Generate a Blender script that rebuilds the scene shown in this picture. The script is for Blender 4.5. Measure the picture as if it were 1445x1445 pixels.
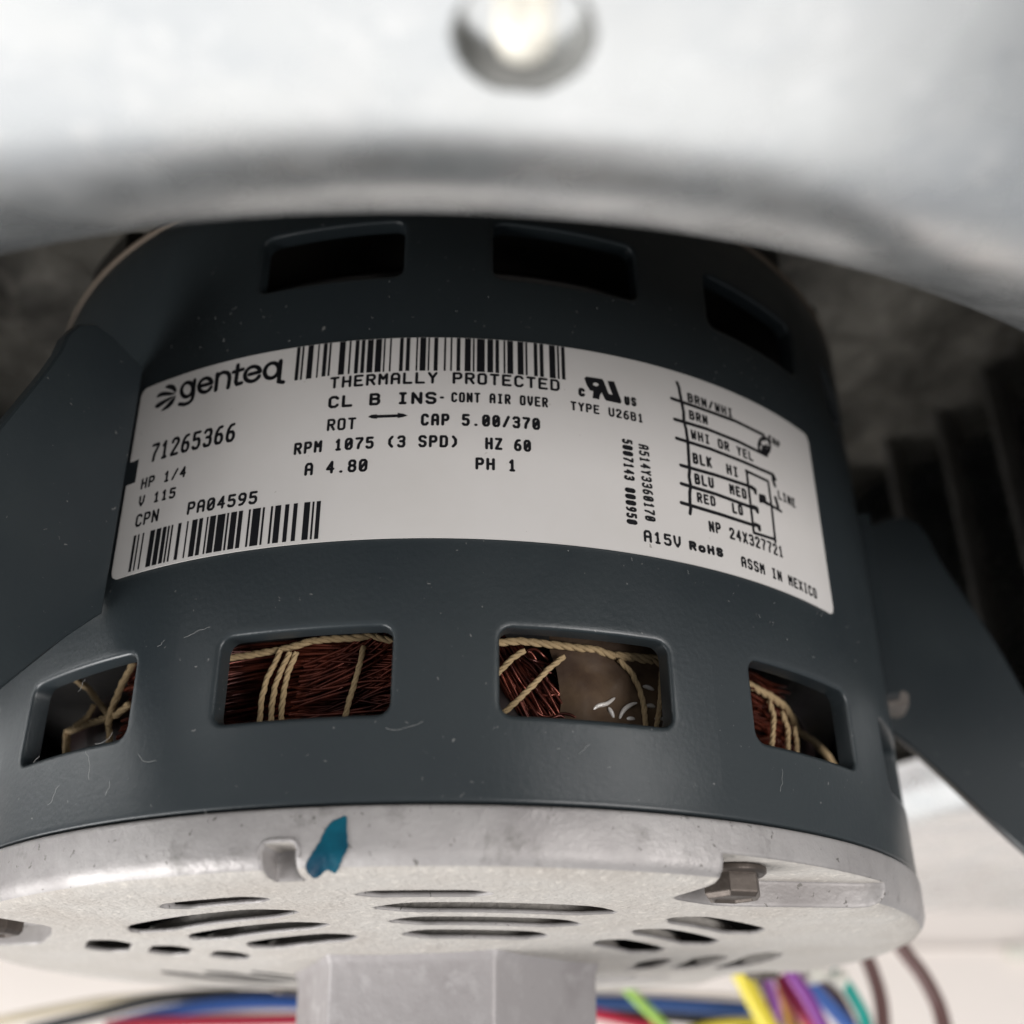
import bpy, bmesh, math, random
from mathutils import Vector, Matrix, noise
from mathutils.geometry import tessellate_polygon, delaunay_2d_cdt

S = 0.069            # motor radius in metres; the builders work in motor radii
PI = math.pi
random.seed(7)
for o in list(bpy.data.objects):
    bpy.data.objects.remove(o)
scene = bpy.context.scene
COL = scene.collection

# ------------------------------------------------------------------ camera
cam_d = bpy.data.cameras.new('camera')
cam = bpy.data.objects.new('camera', cam_d)
COL.objects.link(cam)
fwd = Vector((0.05197708, 0.88506987, 0.46254698))
rgt = Vector((0.99849247, -0.05423981, -0.00841581))
upv = Vector((-0.01763988, -0.46228711, 0.88655483))
cam.matrix_world = Matrix(((rgt.x, upv.x, -fwd.x, 0.0), (rgt.y, upv.y, -fwd.y, -2.66658482 * S),
                           (rgt.z, upv.z, -fwd.z, -0.3962654 * S), (0, 0, 0, 1)))
cam_d.sensor_width = 36.0
cam_d.lens = 36.0 * 1620.7131 / 1445.0
cam_d.clip_start = 0.002
cam_d.clip_end = 50.0
cam_d.dof.use_dof = True
cam_d.dof.focus_distance = 1.88 * S
cam_d.dof.aperture_fstop = cam_d.lens / 2.8
scene.camera = cam

# ------------------------------------------------------------------ light
world = bpy.data.worlds.new('World')
scene.world = world
world.use_nodes = True
bg = world.node_tree.nodes['Background']
bg.inputs['Color'].default_value = (0.93, 0.96, 1.0, 1)
bg.inputs['Strength'].default_value = 0.32


def area_lamp(name, loc, target, size, power, color, size_y=None):
    d = bpy.data.lights.new(name, 'AREA')
    d.size = size
    if size_y:
        d.shape = 'RECTANGLE'
        d.size_y = size_y
    d.energy = power
    d.color = color
    o = bpy.data.objects.new(name, d)
    COL.objects.link(o)
    o.location = loc
    o.rotation_euler = (Vector(target) - Vector(loc)).to_track_quat('-Z', 'Y').to_euler()
    return o


area_lamp('window_light', (-0.58, -0.06, -0.44), (0, 0.10, 0.02), 0.5, 7.5, (1.0, 0.99, 0.98))
area_lamp('under_fill', (-0.24, 0.62, -0.75), (-0.24, 0.62, 0), 1.3, 3.7, (1.0, 0.99, 0.97), 1.0)  # added broad lamp below, no bench there; brightens the plate's reflection
area_lamp('room_light', (0.62, -0.86, -0.37), (0, 0, 0.03), 0.5, 9.0, (1.0, 0.97, 0.95))
scene.view_settings.view_transform = 'Standard'
scene.view_settings.look = 'None'
scene.view_settings.exposure = 0.0
scene.view_settings.gamma = 1.0
scene.view_settings.use_curve_mapping = False
scene.render.engine = 'CYCLES'

# ------------------------------------------------------------------ measured print on the nameplate (azimuth, height in motor radii)
TEXTS = [('71265366', -0.5733, 0.6426, -0.3885, 0.6405, 0.0391, 1.4, 0), ('HP 1/4', -0.5865, 0.5913, -0.4822, 0.5902, 0.0228, 1.0, 0), ('V 115', -0.5855, 0.5561, -0.4995, 0.5525, 0.0222, 1.0, 0), ('CPN', -0.5852, 0.5154, -0.5313, 0.5145, 0.0254, 1.0, 0), ('PA04595', -0.4684, 0.5116, -0.3313, 0.5079, 0.0253, 1.1, 0), ('THERMALLY PROTECTED', -0.2177, 0.7195, 0.185, 0.7213, 0.0246, 1.1, 0), ('CL B INS', -0.2178, 0.6791, -0.0301, 0.6783, 0.0253, 1.25, 0), ('-', -0.0252, 0.6831, -0.0168, 0.6828, 0.0181, 1.1, 0), ('CONT AIR OVER', -0.0051, 0.6827, 0.1629, 0.6845, 0.0208, 1.0, 0), ('ROT', -0.2168, 0.6335, -0.1661, 0.6327, 0.0244, 1.0, 0), ('CAP 5.00/370', -0.0557, 0.6349, 0.148, 0.6368, 0.0244, 1.15, 0), ('RPM 1075 (3 SPD)', -0.2727, 0.5929, 0.0089, 0.5923, 0.0241, 1.1, 0), ('HZ 60', 0.0533, 0.5911, 0.1315, 0.5918, 0.0239, 1.1, 0), ('A 4.80', -0.2503, 0.5497, -0.1422, 0.5488, 0.0249, 1.1, 0), ('PH 1', 0.0371, 0.5512, 0.1061, 0.551, 0.0238, 1.1, 0), ('TYPE U26B1', 0.2034, 0.6854, 0.342, 0.6853, 0.0192, 0.95, 0), ('C', 0.219, 0.7169, 0.2314, 0.7171, 0.0185, 1.3, 0), ('US', 0.3064, 0.7155, 0.3303, 0.7173, 0.0193, 1.25, 0), ('A514Y3360170', 0.3281, 0.6404, 0.3315, 0.4896, 0.0205, 1.0, 1), ('5007143 000950', 0.2969, 0.6447, 0.2962, 0.4772, 0.0202, 1.1, 1), ('BRN/WHI', 0.4415, 0.7578, 0.5501, 0.7572, 0.0208, 1.12, 0), ('BRN', 0.4414, 0.7201, 0.4841, 0.7198, 0.0209, 1.12, 0), ('WHI OR YEL', 0.4414, 0.6783, 0.5932, 0.6766, 0.0211, 1.12, 0), ('BLK', 0.4404, 0.6269, 0.4838, 0.6282, 0.0233, 1.12, 0), ('HI', 0.5179, 0.6272, 0.5472, 0.6272, 0.0225, 1.12, 0), ('BLU', 0.4402, 0.5848, 0.4835, 0.5863, 0.0229, 1.12, 0), ('MED', 0.52, 0.586, 0.5627, 0.5867, 0.0224, 1.12, 0), ('RED', 0.4418, 0.5485, 0.4832, 0.5498, 0.0209, 1.12, 0), ('LO', 0.5216, 0.5478, 0.5481, 0.5493, 0.0221, 1.12, 0), ('CAP', 0.6474, 0.7411, 0.6823, 0.7375, 0.0172, 1.12, 0), ('LINE', 0.6541, 0.6181, 0.7088, 0.6171, 0.0206, 1.12, 0), ('NP', 0.4622, 0.4953, 0.4892, 0.4971, 0.0225, 1.0, 0), ('24X327721', 0.5084, 0.4933, 0.6465, 0.4928, 0.0237, 1.0, 0), ('A15V', 0.3265, 0.4484, 0.3995, 0.4493, 0.0231, 1.05, 0), ('RoHS', 0.4155, 0.4503, 0.4887, 0.4513, 0.0184, 1.3, 0), ('ASSM IN MEXICO', 0.5295, 0.4443, 0.7407, 0.4385, 0.0216, 1.0, 0)]
DIAGRAM = [(0.0048, [(0.421, 0.7943), (0.4242, 0.7844), (0.4252, 0.7712), (0.4273, 0.7531), (0.4298, 0.7325), (0.4283, 0.711), (0.4318, 0.6963), (0.4331, 0.6708), (0.4318, 0.6296), (0.4309, 0.6093), (0.4286, 0.5962), (0.4306, 0.5794), (0.427, 0.5637), (0.4256, 0.5439), (0.426, 0.5318), (0.4235, 0.5216)]), (0.0052, [(0.4055, 0.7547), (0.4193, 0.7539), (0.4333, 0.7532), (0.4476, 0.7527), (0.4622, 0.7524), (0.477, 0.7522), (0.4921, 0.7519), (0.5075, 0.7519), (0.5232, 0.752), (0.5393, 0.7524), (0.5559, 0.753), (0.5706, 0.7521), (0.5858, 0.7514), (0.6013, 0.7509), (0.6172, 0.7507), (0.6337, 0.7507)]), (0.0052, [(0.4083, 0.7107), (0.4223, 0.7104), (0.4366, 0.7103), (0.4512, 0.7103), (0.466, 0.7105), (0.4811, 0.7109), (0.4955, 0.7101), (0.5102, 0.7094), (0.5252, 0.709), (0.5405, 0.7087), (0.5562, 0.7087), (0.5709, 0.7076), (0.586, 0.7067), (0.6016, 0.706), (0.6175, 0.7055), (0.6339, 0.7052)]), (0.0052, [(0.4087, 0.6707), (0.4229, 0.6701), (0.4373, 0.6697), (0.452, 0.6694), (0.4669, 0.6693), (0.4822, 0.6694), (0.4977, 0.6686), (0.5134, 0.6679), (0.5296, 0.6675), (0.5462, 0.6673), (0.5631, 0.6673), (0.5791, 0.667), (0.5955, 0.6669), (0.6123, 0.667), (0.6297, 0.6674), (0.6477, 0.6681), (0.6487, 0.6664), (0.6496, 0.6648), (0.6506, 0.6631), (0.6515, 0.6614), (0.6525, 0.6597)]), (0.0052, [(0.4129, 0.616), (0.4278, 0.6158), (0.443, 0.6157), (0.4585, 0.6158), (0.4743, 0.6161), (0.4904, 0.6166), (0.5077, 0.6166), (0.5255, 0.6167), (0.5437, 0.6171), (0.5624, 0.6178), (0.5818, 0.6188)]), (0.0052, [(0.4107, 0.5782), (0.4252, 0.5775), (0.4399, 0.577), (0.4549, 0.5767), (0.4702, 0.5764), (0.4858, 0.5764), (0.5041, 0.5755), (0.523, 0.5748), (0.5424, 0.5744), (0.5624, 0.5743), (0.5831, 0.5745)]), (0.0052, [(0.4072, 0.5395), (0.4225, 0.5388), (0.4381, 0.5381), (0.454, 0.5376), (0.4702, 0.5373), (0.4868, 0.5372), (0.5032, 0.5369), (0.5201, 0.5368), (0.5374, 0.5369), (0.5551, 0.5372), (0.5734, 0.5378)]), (0.0045, [(0.5686, 0.6495), (0.5801, 0.6488), (0.5919, 0.6483), (0.6039, 0.6479), (0.6161, 0.6475), (0.6287, 0.6474), (0.6289, 0.6362), (0.6291, 0.625), (0.6293, 0.6139), (0.6295, 0.6028), (0.6296, 0.5918), (0.6292, 0.5773), (0.6288, 0.5629), (0.6284, 0.5486), (0.628, 0.5344), (0.6276, 0.5203)]), (0.0045, [(0.6285, 0.5256), (0.6164, 0.5246), (0.6045, 0.5238), (0.5929, 0.5231), (0.5816, 0.5225), (0.5704, 0.5221), (0.5704, 0.5347), (0.5704, 0.5473), (0.5704, 0.5601), (0.5704, 0.5729), (0.5704, 0.5858), (0.5704, 0.5985), (0.5704, 0.6113), (0.5703, 0.6241), (0.5703, 0.637), (0.5703, 0.65)]), (0.0045, [(0.599, 0.6024), (0.6035, 0.6013), (0.608, 0.6002), (0.6126, 0.5991), (0.6172, 0.598), (0.6218, 0.5969), (0.6288, 0.5961), (0.6358, 0.5954), (0.643, 0.5946), (0.6502, 0.5939), (0.6576, 0.5933)]), (0.0062, [(0.5783, 0.6169), (0.5831, 0.6166), (0.5879, 0.6164), (0.5877, 0.6129), (0.5875, 0.6095)]), (0.0062, [(0.5774, 0.5771), (0.5822, 0.5767), (0.587, 0.5765), (0.5868, 0.5731), (0.5866, 0.5698)]), (0.0062, [(0.5773, 0.5407), (0.5821, 0.5403), (0.5868, 0.54), (0.5866, 0.5367), (0.5865, 0.5334)]), (0.0062, [(0.6457, 0.6626), (0.6454, 0.6583), (0.6452, 0.6539), (0.6466, 0.6494), (0.648, 0.6449)]), (0.0062, [(0.6449, 0.6176), (0.6462, 0.6122), (0.6476, 0.6068), (0.6483, 0.6035), (0.649, 0.6002)]), (0.0055, [(0.6005, 0.608), (0.5994, 0.5949)]), (0.0055, [(0.6003, 0.6067), (0.6119, 0.6091), (0.6123, 0.6016), (0.6016, 0.5981), (0.62, 0.5963)]), (0.005, [(0.6491, 0.7319), (0.6473, 0.7258), (0.644, 0.7198), (0.6397, 0.7142), (0.6346, 0.7097), (0.6293, 0.7066), (0.6242, 0.7051), (0.6197, 0.7054), (0.6163, 0.7075), (0.6142, 0.7111), (0.6136, 0.716), (0.6145, 0.7216), (0.6169, 0.7276), (0.6205, 0.7334), (0.6252, 0.7385), (0.6304, 0.7424), (0.6357, 0.7448), (0.6407, 0.7455), (0.6449, 0.7444), (0.6478, 0.7416), (0.6493, 0.7373), (0.6491, 0.7319)]), (0.0045, [(0.6328, 0.7498), (0.6335, 0.7391)]), (0.0045, [(0.6206, 0.7261), (0.6268, 0.7202), (0.639, 0.7289), (0.6428, 0.7235)]), (0.0058, [(0.6234, 0.7109), (0.6351, 0.7057)]), (0.006, [(0.6239, 0.7137), (0.6383, 0.7185)]), (0.0042, [(-0.1385, 0.6563), (-0.1298, 0.6561), (-0.121, 0.656), (-0.1123, 0.6559), (-0.1037, 0.6559), (-0.095, 0.6559), (-0.0864, 0.6559)])]
LOGO_STROKES = [(0.009, [(-0.4944, 0.7785), (-0.4942, 0.7745), (-0.4949, 0.7709), (-0.4963, 0.7677), (-0.4985, 0.7653), (-0.5012, 0.7638), (-0.5043, 0.7633), (-0.5077, 0.7638), (-0.511, 0.7652), (-0.5142, 0.7676), (-0.517, 0.7708), (-0.5191, 0.7744), (-0.5206, 0.7785), (-0.5213, 0.7825), (-0.521, 0.7864), (-0.52, 0.7899), (-0.5181, 0.7926), (-0.5156, 0.7946), (-0.5126, 0.7956), (-0.5093, 0.7956), (-0.5059, 0.7946), (-0.5026, 0.7926), (-0.4997, 0.7898), (-0.4972, 0.7864), (-0.4954, 0.7825), (-0.4944, 0.7785)]), (0.009, [(-0.493, 0.7959), (-0.4921, 0.7781), (-0.4914, 0.7608), (-0.493, 0.7528), (-0.499, 0.7482), (-0.509, 0.7475), (-0.5211, 0.7521)]), (0.009, [(-0.478, 0.7778), (-0.472, 0.7779), (-0.466, 0.7779), (-0.4601, 0.778), (-0.4543, 0.7781), (-0.4524, 0.778), (-0.4536, 0.7817), (-0.4556, 0.7852), (-0.4583, 0.7882), (-0.4614, 0.7906), (-0.4649, 0.7921), (-0.4685, 0.7927), (-0.4719, 0.7924), (-0.4751, 0.7912), (-0.4777, 0.7892), (-0.4796, 0.7864), (-0.4807, 0.783), (-0.481, 0.7793), (-0.4803, 0.7755), (-0.4788, 0.7717), (-0.4766, 0.7683), (-0.4737, 0.7655), (-0.4704, 0.7633), (-0.4669, 0.7621), (-0.4633, 0.7617), (-0.46, 0.7623), (-0.4571, 0.7637), (-0.4547, 0.766), (-0.453, 0.769)]), (0.009, [(-0.4427, 0.7953), (-0.4418, 0.7769), (-0.4416, 0.7595)]), (0.009, [(-0.4421, 0.7855), (-0.4382, 0.793), (-0.4312, 0.7955), (-0.4226, 0.7932), (-0.4169, 0.7875), (-0.4146, 0.7785), (-0.4149, 0.768), (-0.4154, 0.7586)]), (0.009, [(-0.4002, 0.8037), (-0.4001, 0.7855), (-0.4005, 0.7676), (-0.3973, 0.7612), (-0.3884, 0.7621)]), (0.009, [(-0.4078, 0.7902), (-0.403, 0.7906), (-0.3982, 0.7909), (-0.3935, 0.7914), (-0.3887, 0.7918)]), (0.009, [(-0.3741, 0.777), (-0.3688, 0.7773), (-0.3634, 0.7777), (-0.358, 0.778), (-0.3527, 0.7785), (-0.3526, 0.7789), (-0.3538, 0.7827), (-0.3558, 0.7861), (-0.3585, 0.789), (-0.3618, 0.7912), (-0.3655, 0.7925), (-0.3693, 0.7929), (-0.373, 0.7923), (-0.3764, 0.7907), (-0.3792, 0.7884), (-0.3814, 0.7853), (-0.3827, 0.7817), (-0.3831, 0.7778), (-0.3825, 0.7739), (-0.3811, 0.7701), (-0.3788, 0.7667), (-0.3759, 0.764), (-0.3725, 0.7621), (-0.3687, 0.761), (-0.365, 0.7609), (-0.3614, 0.7618), (-0.3582, 0.7636), (-0.3555, 0.7662), (-0.3536, 0.7694)]), (0.009, [(-0.3162, 0.7771), (-0.3162, 0.7731), (-0.3171, 0.7692), (-0.3188, 0.7657), (-0.3212, 0.7629), (-0.3241, 0.761), (-0.3274, 0.76), (-0.3308, 0.76), (-0.3342, 0.761), (-0.3373, 0.763), (-0.3399, 0.7658), (-0.3419, 0.7693), (-0.3432, 0.7732), (-0.3436, 0.7773), (-0.3431, 0.7813), (-0.3418, 0.785), (-0.3397, 0.7881), (-0.337, 0.7905), (-0.3339, 0.792), (-0.3305, 0.7925), (-0.327, 0.792), (-0.3238, 0.7904), (-0.3209, 0.788), (-0.3186, 0.7849), (-0.317, 0.7812), (-0.3162, 0.7771)]), (0.009, [(-0.314, 0.7942), (-0.3138, 0.7714), (-0.314, 0.7495), (-0.305, 0.7468)])]
FILLS = [[(-0.565, 0.8019), (-0.5608, 0.8055), (-0.5547, 0.8057), (-0.5471, 0.8032), (-0.5404, 0.7989), (-0.5348, 0.791), (-0.533, 0.7829), (-0.5376, 0.7822), (-0.5449, 0.7903), (-0.5556, 0.7966)], [(-0.5831, 0.7852), (-0.581, 0.7914), (-0.576, 0.7941), (-0.5659, 0.7933), (-0.5556, 0.7899), (-0.5452, 0.7853), (-0.5335, 0.7788), (-0.5477, 0.7789), (-0.5668, 0.784)], [(-0.5805, 0.7616), (-0.5836, 0.7681), (-0.5769, 0.7718), (-0.5625, 0.774), (-0.546, 0.7756), (-0.533, 0.7754), (-0.5451, 0.7701), (-0.5609, 0.7644), (-0.5735, 0.76)], [(-0.5663, 0.7512), (-0.555, 0.7587), (-0.5448, 0.7683), (-0.5328, 0.7742), (-0.5338, 0.766), (-0.5381, 0.7566), (-0.5466, 0.7512), (-0.5582, 0.7495)], [(-0.1463, 0.6564), (-0.1404, 0.66), (-0.1309, 0.6606), (-0.1317, 0.6563), (-0.1305, 0.6515), (-0.14, 0.6528)], [(-0.078, 0.6561), (-0.0865, 0.6599), (-0.096, 0.6618), (-0.0944, 0.6562), (-0.0956, 0.6511), (-0.0863, 0.6528)]]
MARK_OUTER = [(0.2314, 0.7571), (0.2348, 0.7614), (0.2656, 0.7623), (0.268, 0.7584), (0.272, 0.746), (0.2761, 0.7337), (0.2793, 0.7322), (0.2839, 0.7324), (0.2793, 0.746), (0.2754, 0.7599), (0.2882, 0.7619), (0.2944, 0.7412), (0.3007, 0.7215), (0.2984, 0.7166), (0.2844, 0.7168), (0.2706, 0.7173), (0.2682, 0.7205), (0.2629, 0.7332), (0.2593, 0.7259), (0.2575, 0.7169), (0.2453, 0.7175), (0.2472, 0.7323), (0.2408, 0.7333), (0.2354, 0.7432)]
MARK_HOLE = [(0.2579, 0.7481), (0.2571, 0.7461), (0.255, 0.7447), (0.2523, 0.7441), (0.2495, 0.7445), (0.2476, 0.7458), (0.247, 0.7477), (0.2478, 0.7496), (0.2498, 0.7511), (0.2526, 0.7517), (0.2553, 0.7513), (0.2573, 0.75)]
BARCODE_TOP = [(-0.2842, -0.2776), (-0.2739, -0.2702), (-0.2627, -0.2526), (-0.2443, -0.2415), (-0.2342, -0.227), (-0.2234, -0.2197), (-0.2045, -0.1938), (-0.187, -0.1836), (-0.176, -0.169), (-0.1649, -0.1584), (-0.154, -0.1436), (-0.1397, -0.1288), (-0.1253, -0.1224), (-0.1144, -0.1115), (-0.0968, -0.0904), (-0.0856, -0.0787), (-0.0679, -0.065), (-0.0611, -0.0508), (-0.0472, -0.0443), (-0.0366, -0.0297), (-0.0191, -0.0157), (-0.0079, -0.0049), (0.0029, 0.0094), (0.0171, 0.0277), (0.0312, 0.0343), (0.0384, 0.0522), (0.0567, 0.0669), (0.0709, 0.0773), (0.0852, 0.0885), (0.092, 0.1023), (0.1102, 0.1207), (0.1242, 0.1278), (0.1393, 0.1459), (0.15, 0.1568), (0.1674, 0.1783), (0.1819, 0.1855), (0.1897, 0.1961)]
BARCODE_LOW = [(-0.5836, -0.5777), (-0.5732, -0.5698), (-0.5622, -0.5588), (-0.5445, -0.5338), (-0.5303, -0.5198), (-0.5162, -0.5082), (-0.5051, -0.5013), (-0.4976, -0.4939), (-0.4831, -0.4764), (-0.4647, -0.4616), (-0.4538, -0.4431), (-0.4397, -0.4321), (-0.4246, -0.4213), (-0.418, -0.4064), (-0.4034, -0.3883), (-0.3851, -0.3813), (-0.3776, -0.3663), (-0.363, -0.3553), (-0.3445, -0.3408), (-0.337, -0.3225), (-0.3188, -0.3151), (-0.3042, -0.3003), (-0.2964, -0.2859), (-0.2788, -0.2716), (-0.264, -0.2569), (-0.2456, -0.2352), (-0.2314, -0.228), (-0.2242, -0.2172)]
PAINT_MARK = [(-0.1628, -0.0247), (-0.1527, -0.021), (-0.1436, -0.0193), (-0.1415, -0.0374), (-0.1406, -0.0523), (-0.138, -0.0622), (-0.1472, -0.0786), (-0.1584, -0.0938), (-0.1686, -0.0916), (-0.1786, -0.0942), (-0.1864, -0.0998), (-0.1936, -0.0995), (-0.2013, -0.0925), (-0.2, -0.0828), (-0.1906, -0.0705), (-0.1814, -0.056), (-0.1724, -0.0364)]
CORDS = [(0.885, 0.0105, [(-0.4867, 0.2921), (-0.4762, 0.2915), (-0.4657, 0.291), (-0.4554, 0.2904), (-0.4329, 0.2897), (-0.411, 0.2891), (-0.3895, 0.2888), (-0.3685, 0.2895), (-0.3479, 0.2903), (-0.3276, 0.2913), (-0.3176, 0.2926), (-0.3077, 0.2938), (-0.2979, 0.2951), (-0.2872, 0.2972), (-0.2765, 0.2994), (-0.2659, 0.3016), (-0.2523, 0.3018), (-0.2388, 0.3022), (-0.2254, 0.3025), (-0.2111, 0.3021), (-0.1968, 0.3017), (-0.1826, 0.3013), (-0.1705, 0.302), (-0.1584, 0.3028), (-0.1463, 0.3036), (-0.134, 0.3005), (-0.1219, 0.2975), (-0.1097, 0.2946), (-0.1014, 0.2922), (-0.093, 0.2899), (-0.0847, 0.2876)]), (0.89, 0.0085, [(-0.3216, 0.289), (-0.3248, 0.281), (-0.328, 0.2731), (-0.3311, 0.2653), (-0.3358, 0.2571), (-0.3404, 0.249), (-0.345, 0.241), (-0.3473, 0.2302), (-0.3496, 0.2194), (-0.3519, 0.2087), (-0.3518, 0.1945), (-0.3517, 0.1805), (-0.3515, 0.1665), (-0.3511, 0.1599), (-0.3506, 0.1533), (-0.3501, 0.1468)]), (0.892, 0.0085, [(-0.3006, 0.2824), (-0.3051, 0.2733), (-0.3096, 0.2643), (-0.3141, 0.2553), (-0.318, 0.2454), (-0.3219, 0.2356), (-0.3258, 0.2258), (-0.3267, 0.2159), (-0.3276, 0.2059), (-0.3285, 0.196), (-0.3284, 0.1857), (-0.3282, 0.1754), (-0.3281, 0.1651), (-0.3275, 0.1581), (-0.327, 0.1512), (-0.3264, 0.1443)]), (0.89, 0.0085, [(-0.2889, 0.2821), (-0.2935, 0.2704), (-0.298, 0.2588), (-0.3026, 0.2473), (-0.3045, 0.2373), (-0.3064, 0.2274), (-0.3083, 0.2174), (-0.3087, 0.2066), (-0.3091, 0.1958), (-0.3094, 0.1851), (-0.3092, 0.1785), (-0.309, 0.172), (-0.3088, 0.1654), (-0.3085, 0.158), (-0.3081, 0.1507), (-0.3077, 0.1434)]), (0.89, 0.0082, [(-0.1593, 0.2841), (-0.161, 0.2739), (-0.1627, 0.2637), (-0.1644, 0.2537), (-0.1674, 0.2428), (-0.1704, 0.2321), (-0.1733, 0.2213), (-0.1755, 0.2131), (-0.1778, 0.205), (-0.18, 0.1968), (-0.1821, 0.1875), (-0.1842, 0.1782), (-0.1863, 0.1689), (-0.1881, 0.1621), (-0.1899, 0.1553), (-0.1916, 0.1486)]), (0.885, 0.0115, [(0.0597, 0.2873), (0.068, 0.2888), (0.0763, 0.2904), (0.0846, 0.292), (0.0994, 0.2935), (0.1143, 0.2951), (0.1293, 0.2968), (0.1434, 0.2963), (0.1576, 0.2958), (0.1718, 0.2955), (0.191, 0.2947), (0.2103, 0.294), (0.2298, 0.2935), (0.2456, 0.2936), (0.2615, 0.2938), (0.2776, 0.2941), (0.2897, 0.2918), (0.3018, 0.2896), (0.3141, 0.2874), (0.3266, 0.2871), (0.3392, 0.2868), (0.352, 0.2866), (0.3681, 0.2868), (0.3846, 0.2872), (0.4013, 0.2876), (0.4124, 0.286), (0.4236, 0.2845), (0.435, 0.283), (0.4442, 0.2821), (0.4535, 0.2812), (0.4629, 0.2804)]), (0.887, 0.0095, [(0.3193, 0.2886), (0.335, 0.2893), (0.351, 0.2901), (0.3672, 0.291), (0.388, 0.2922), (0.4093, 0.2936), (0.4311, 0.2952), (0.4416, 0.2959), (0.4522, 0.2966), (0.463, 0.2973)]), (0.892, 0.0086, [(0.1387, 0.2778), (0.1303, 0.2722), (0.1219, 0.2666), (0.1136, 0.2611), (0.1044, 0.2522), (0.0953, 0.2434), (0.0862, 0.2346), (0.0799, 0.2285), (0.0736, 0.2225), (0.0673, 0.2165)]), (0.892, 0.0086, [(0.2148, 0.2727), (0.204, 0.2641), (0.1933, 0.2556), (0.1827, 0.2472), (0.1732, 0.2381), (0.1637, 0.2291), (0.1543, 0.2202), (0.1449, 0.2114), (0.1357, 0.2026), (0.1265, 0.1939), (0.1174, 0.1861), (0.1084, 0.1784), (0.0994, 0.1707), (0.0931, 0.1656), (0.0869, 0.1605), (0.0807, 0.1555)]), (0.892, 0.0084, [(0.3252, 0.2783), (0.3341, 0.2715), (0.343, 0.2647), (0.352, 0.2579), (0.3566, 0.2489), (0.3612, 0.2399), (0.3658, 0.231), (0.3683, 0.2218), (0.3708, 0.2127), (0.3732, 0.2036), (0.3735, 0.1935), (0.3737, 0.1834), (0.374, 0.1733), (0.3737, 0.1675), (0.3734, 0.1616), (0.3732, 0.1558)]), (0.892, 0.0078, [(0.4205, 0.2773), (0.418, 0.2629), (0.4156, 0.2485), (0.4132, 0.2343), (0.411, 0.2227), (0.4089, 0.2113), (0.4068, 0.1999), (0.4044, 0.192), (0.4021, 0.1841), (0.3998, 0.1762), (0.3982, 0.1701), (0.3966, 0.1641), (0.395, 0.1581)]), (0.87, 0.0125, [(0.6479, 0.2973), (0.6631, 0.2962), (0.6787, 0.2952), (0.6947, 0.2943), (0.7148, 0.2923), (0.7357, 0.2904), (0.7576, 0.2888), (0.778, 0.2859), (0.7995, 0.2832), (0.8221, 0.2807), (0.8324, 0.2747), (0.8431, 0.2687), (0.854, 0.2627), (0.8596, 0.2557), (0.8652, 0.2486), (0.8709, 0.2416), (0.8989, 0.2412), (0.9296, 0.2413), (0.964, 0.2423), (0.9975, 0.24), (1.0368, 0.2389), (1.0869, 0.24), (1.1121, 0.238), (1.1443, 0.2373), (1.1978, 0.2413)]), (0.885, 0.0085, [(0.7271, 0.2699), (0.7308, 0.2607), (0.7345, 0.2514), (0.7382, 0.2422), (0.7324, 0.2254), (0.7267, 0.2087), (0.7211, 0.1922), (0.7169, 0.1818), (0.7128, 0.1716), (0.7088, 0.1614)]), (0.885, 0.0085, [(0.7722, 0.258), (0.7781, 0.2481), (0.7841, 0.2383), (0.7902, 0.2285), (0.7871, 0.217), (0.7841, 0.2056), (0.7811, 0.1942), (0.7786, 0.185), (0.7762, 0.1758), (0.7738, 0.1666)]), (0.885, 0.008, [(0.8197, 0.2374), (0.8209, 0.2286), (0.822, 0.2198), (0.8232, 0.211), (0.8204, 0.1986), (0.8177, 0.1862), (0.8151, 0.174)]), (0.88, 0.0105, [(-0.7034, 0.3261), (-0.7126, 0.315), (-0.7219, 0.304), (-0.7314, 0.293), (-0.7391, 0.2788), (-0.7469, 0.2646), (-0.7548, 0.2505), (-0.7563, 0.2401), (-0.7579, 0.2298), (-0.7594, 0.2195)]), (0.875, 0.0115, [(-0.7014, 0.2507), (-0.7158, 0.2465), (-0.7306, 0.2424), (-0.7459, 0.2384), (-0.763, 0.2387), (-0.7807, 0.2391), (-0.7992, 0.2396), (-0.8186, 0.2404), (-0.839, 0.2414), (-0.8606, 0.2427), (-0.8941, 0.2445), (-0.9317, 0.2472), (-0.9752, 0.2513), (-0.969, 0.2378), (-0.963, 0.2245), (-0.9572, 0.2113), (-0.9505, 0.2019), (-0.944, 0.1928), (-0.9376, 0.1837)]), (0.87, 0.01, [(-1.0092, 0.3674), (-0.9707, 0.3514), (-0.9376, 0.3371), (-0.9081, 0.324), (-0.8861, 0.3108), (-0.8657, 0.2981), (-0.8464, 0.2859), (-0.8283, 0.2742), (-0.811, 0.2627), (-0.7945, 0.2516), (-0.7853, 0.2362), (-0.7763, 0.221), (-0.7676, 0.206), (-0.7664, 0.1962), (-0.7652, 0.1865), (-0.7641, 0.1768)]), (0.885, 0.0085, [(-0.8206, 0.2682), (-0.8273, 0.2626), (-0.8341, 0.2571), (-0.8411, 0.2516), (-0.8588, 0.2492), (-0.8774, 0.2471), (-0.8971, 0.2452)])]
PAPER = [(0.1939, 0.284), (0.2047, 0.2563), (0.211, 0.226), (0.2128, 0.1959), (0.2075, 0.1657), (0.2861, 0.1615), (0.3794, 0.1653), (0.4571, 0.169), (0.4716, 0.3056), (0.3571, 0.2976), (0.2812, 0.2996)]
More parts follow.
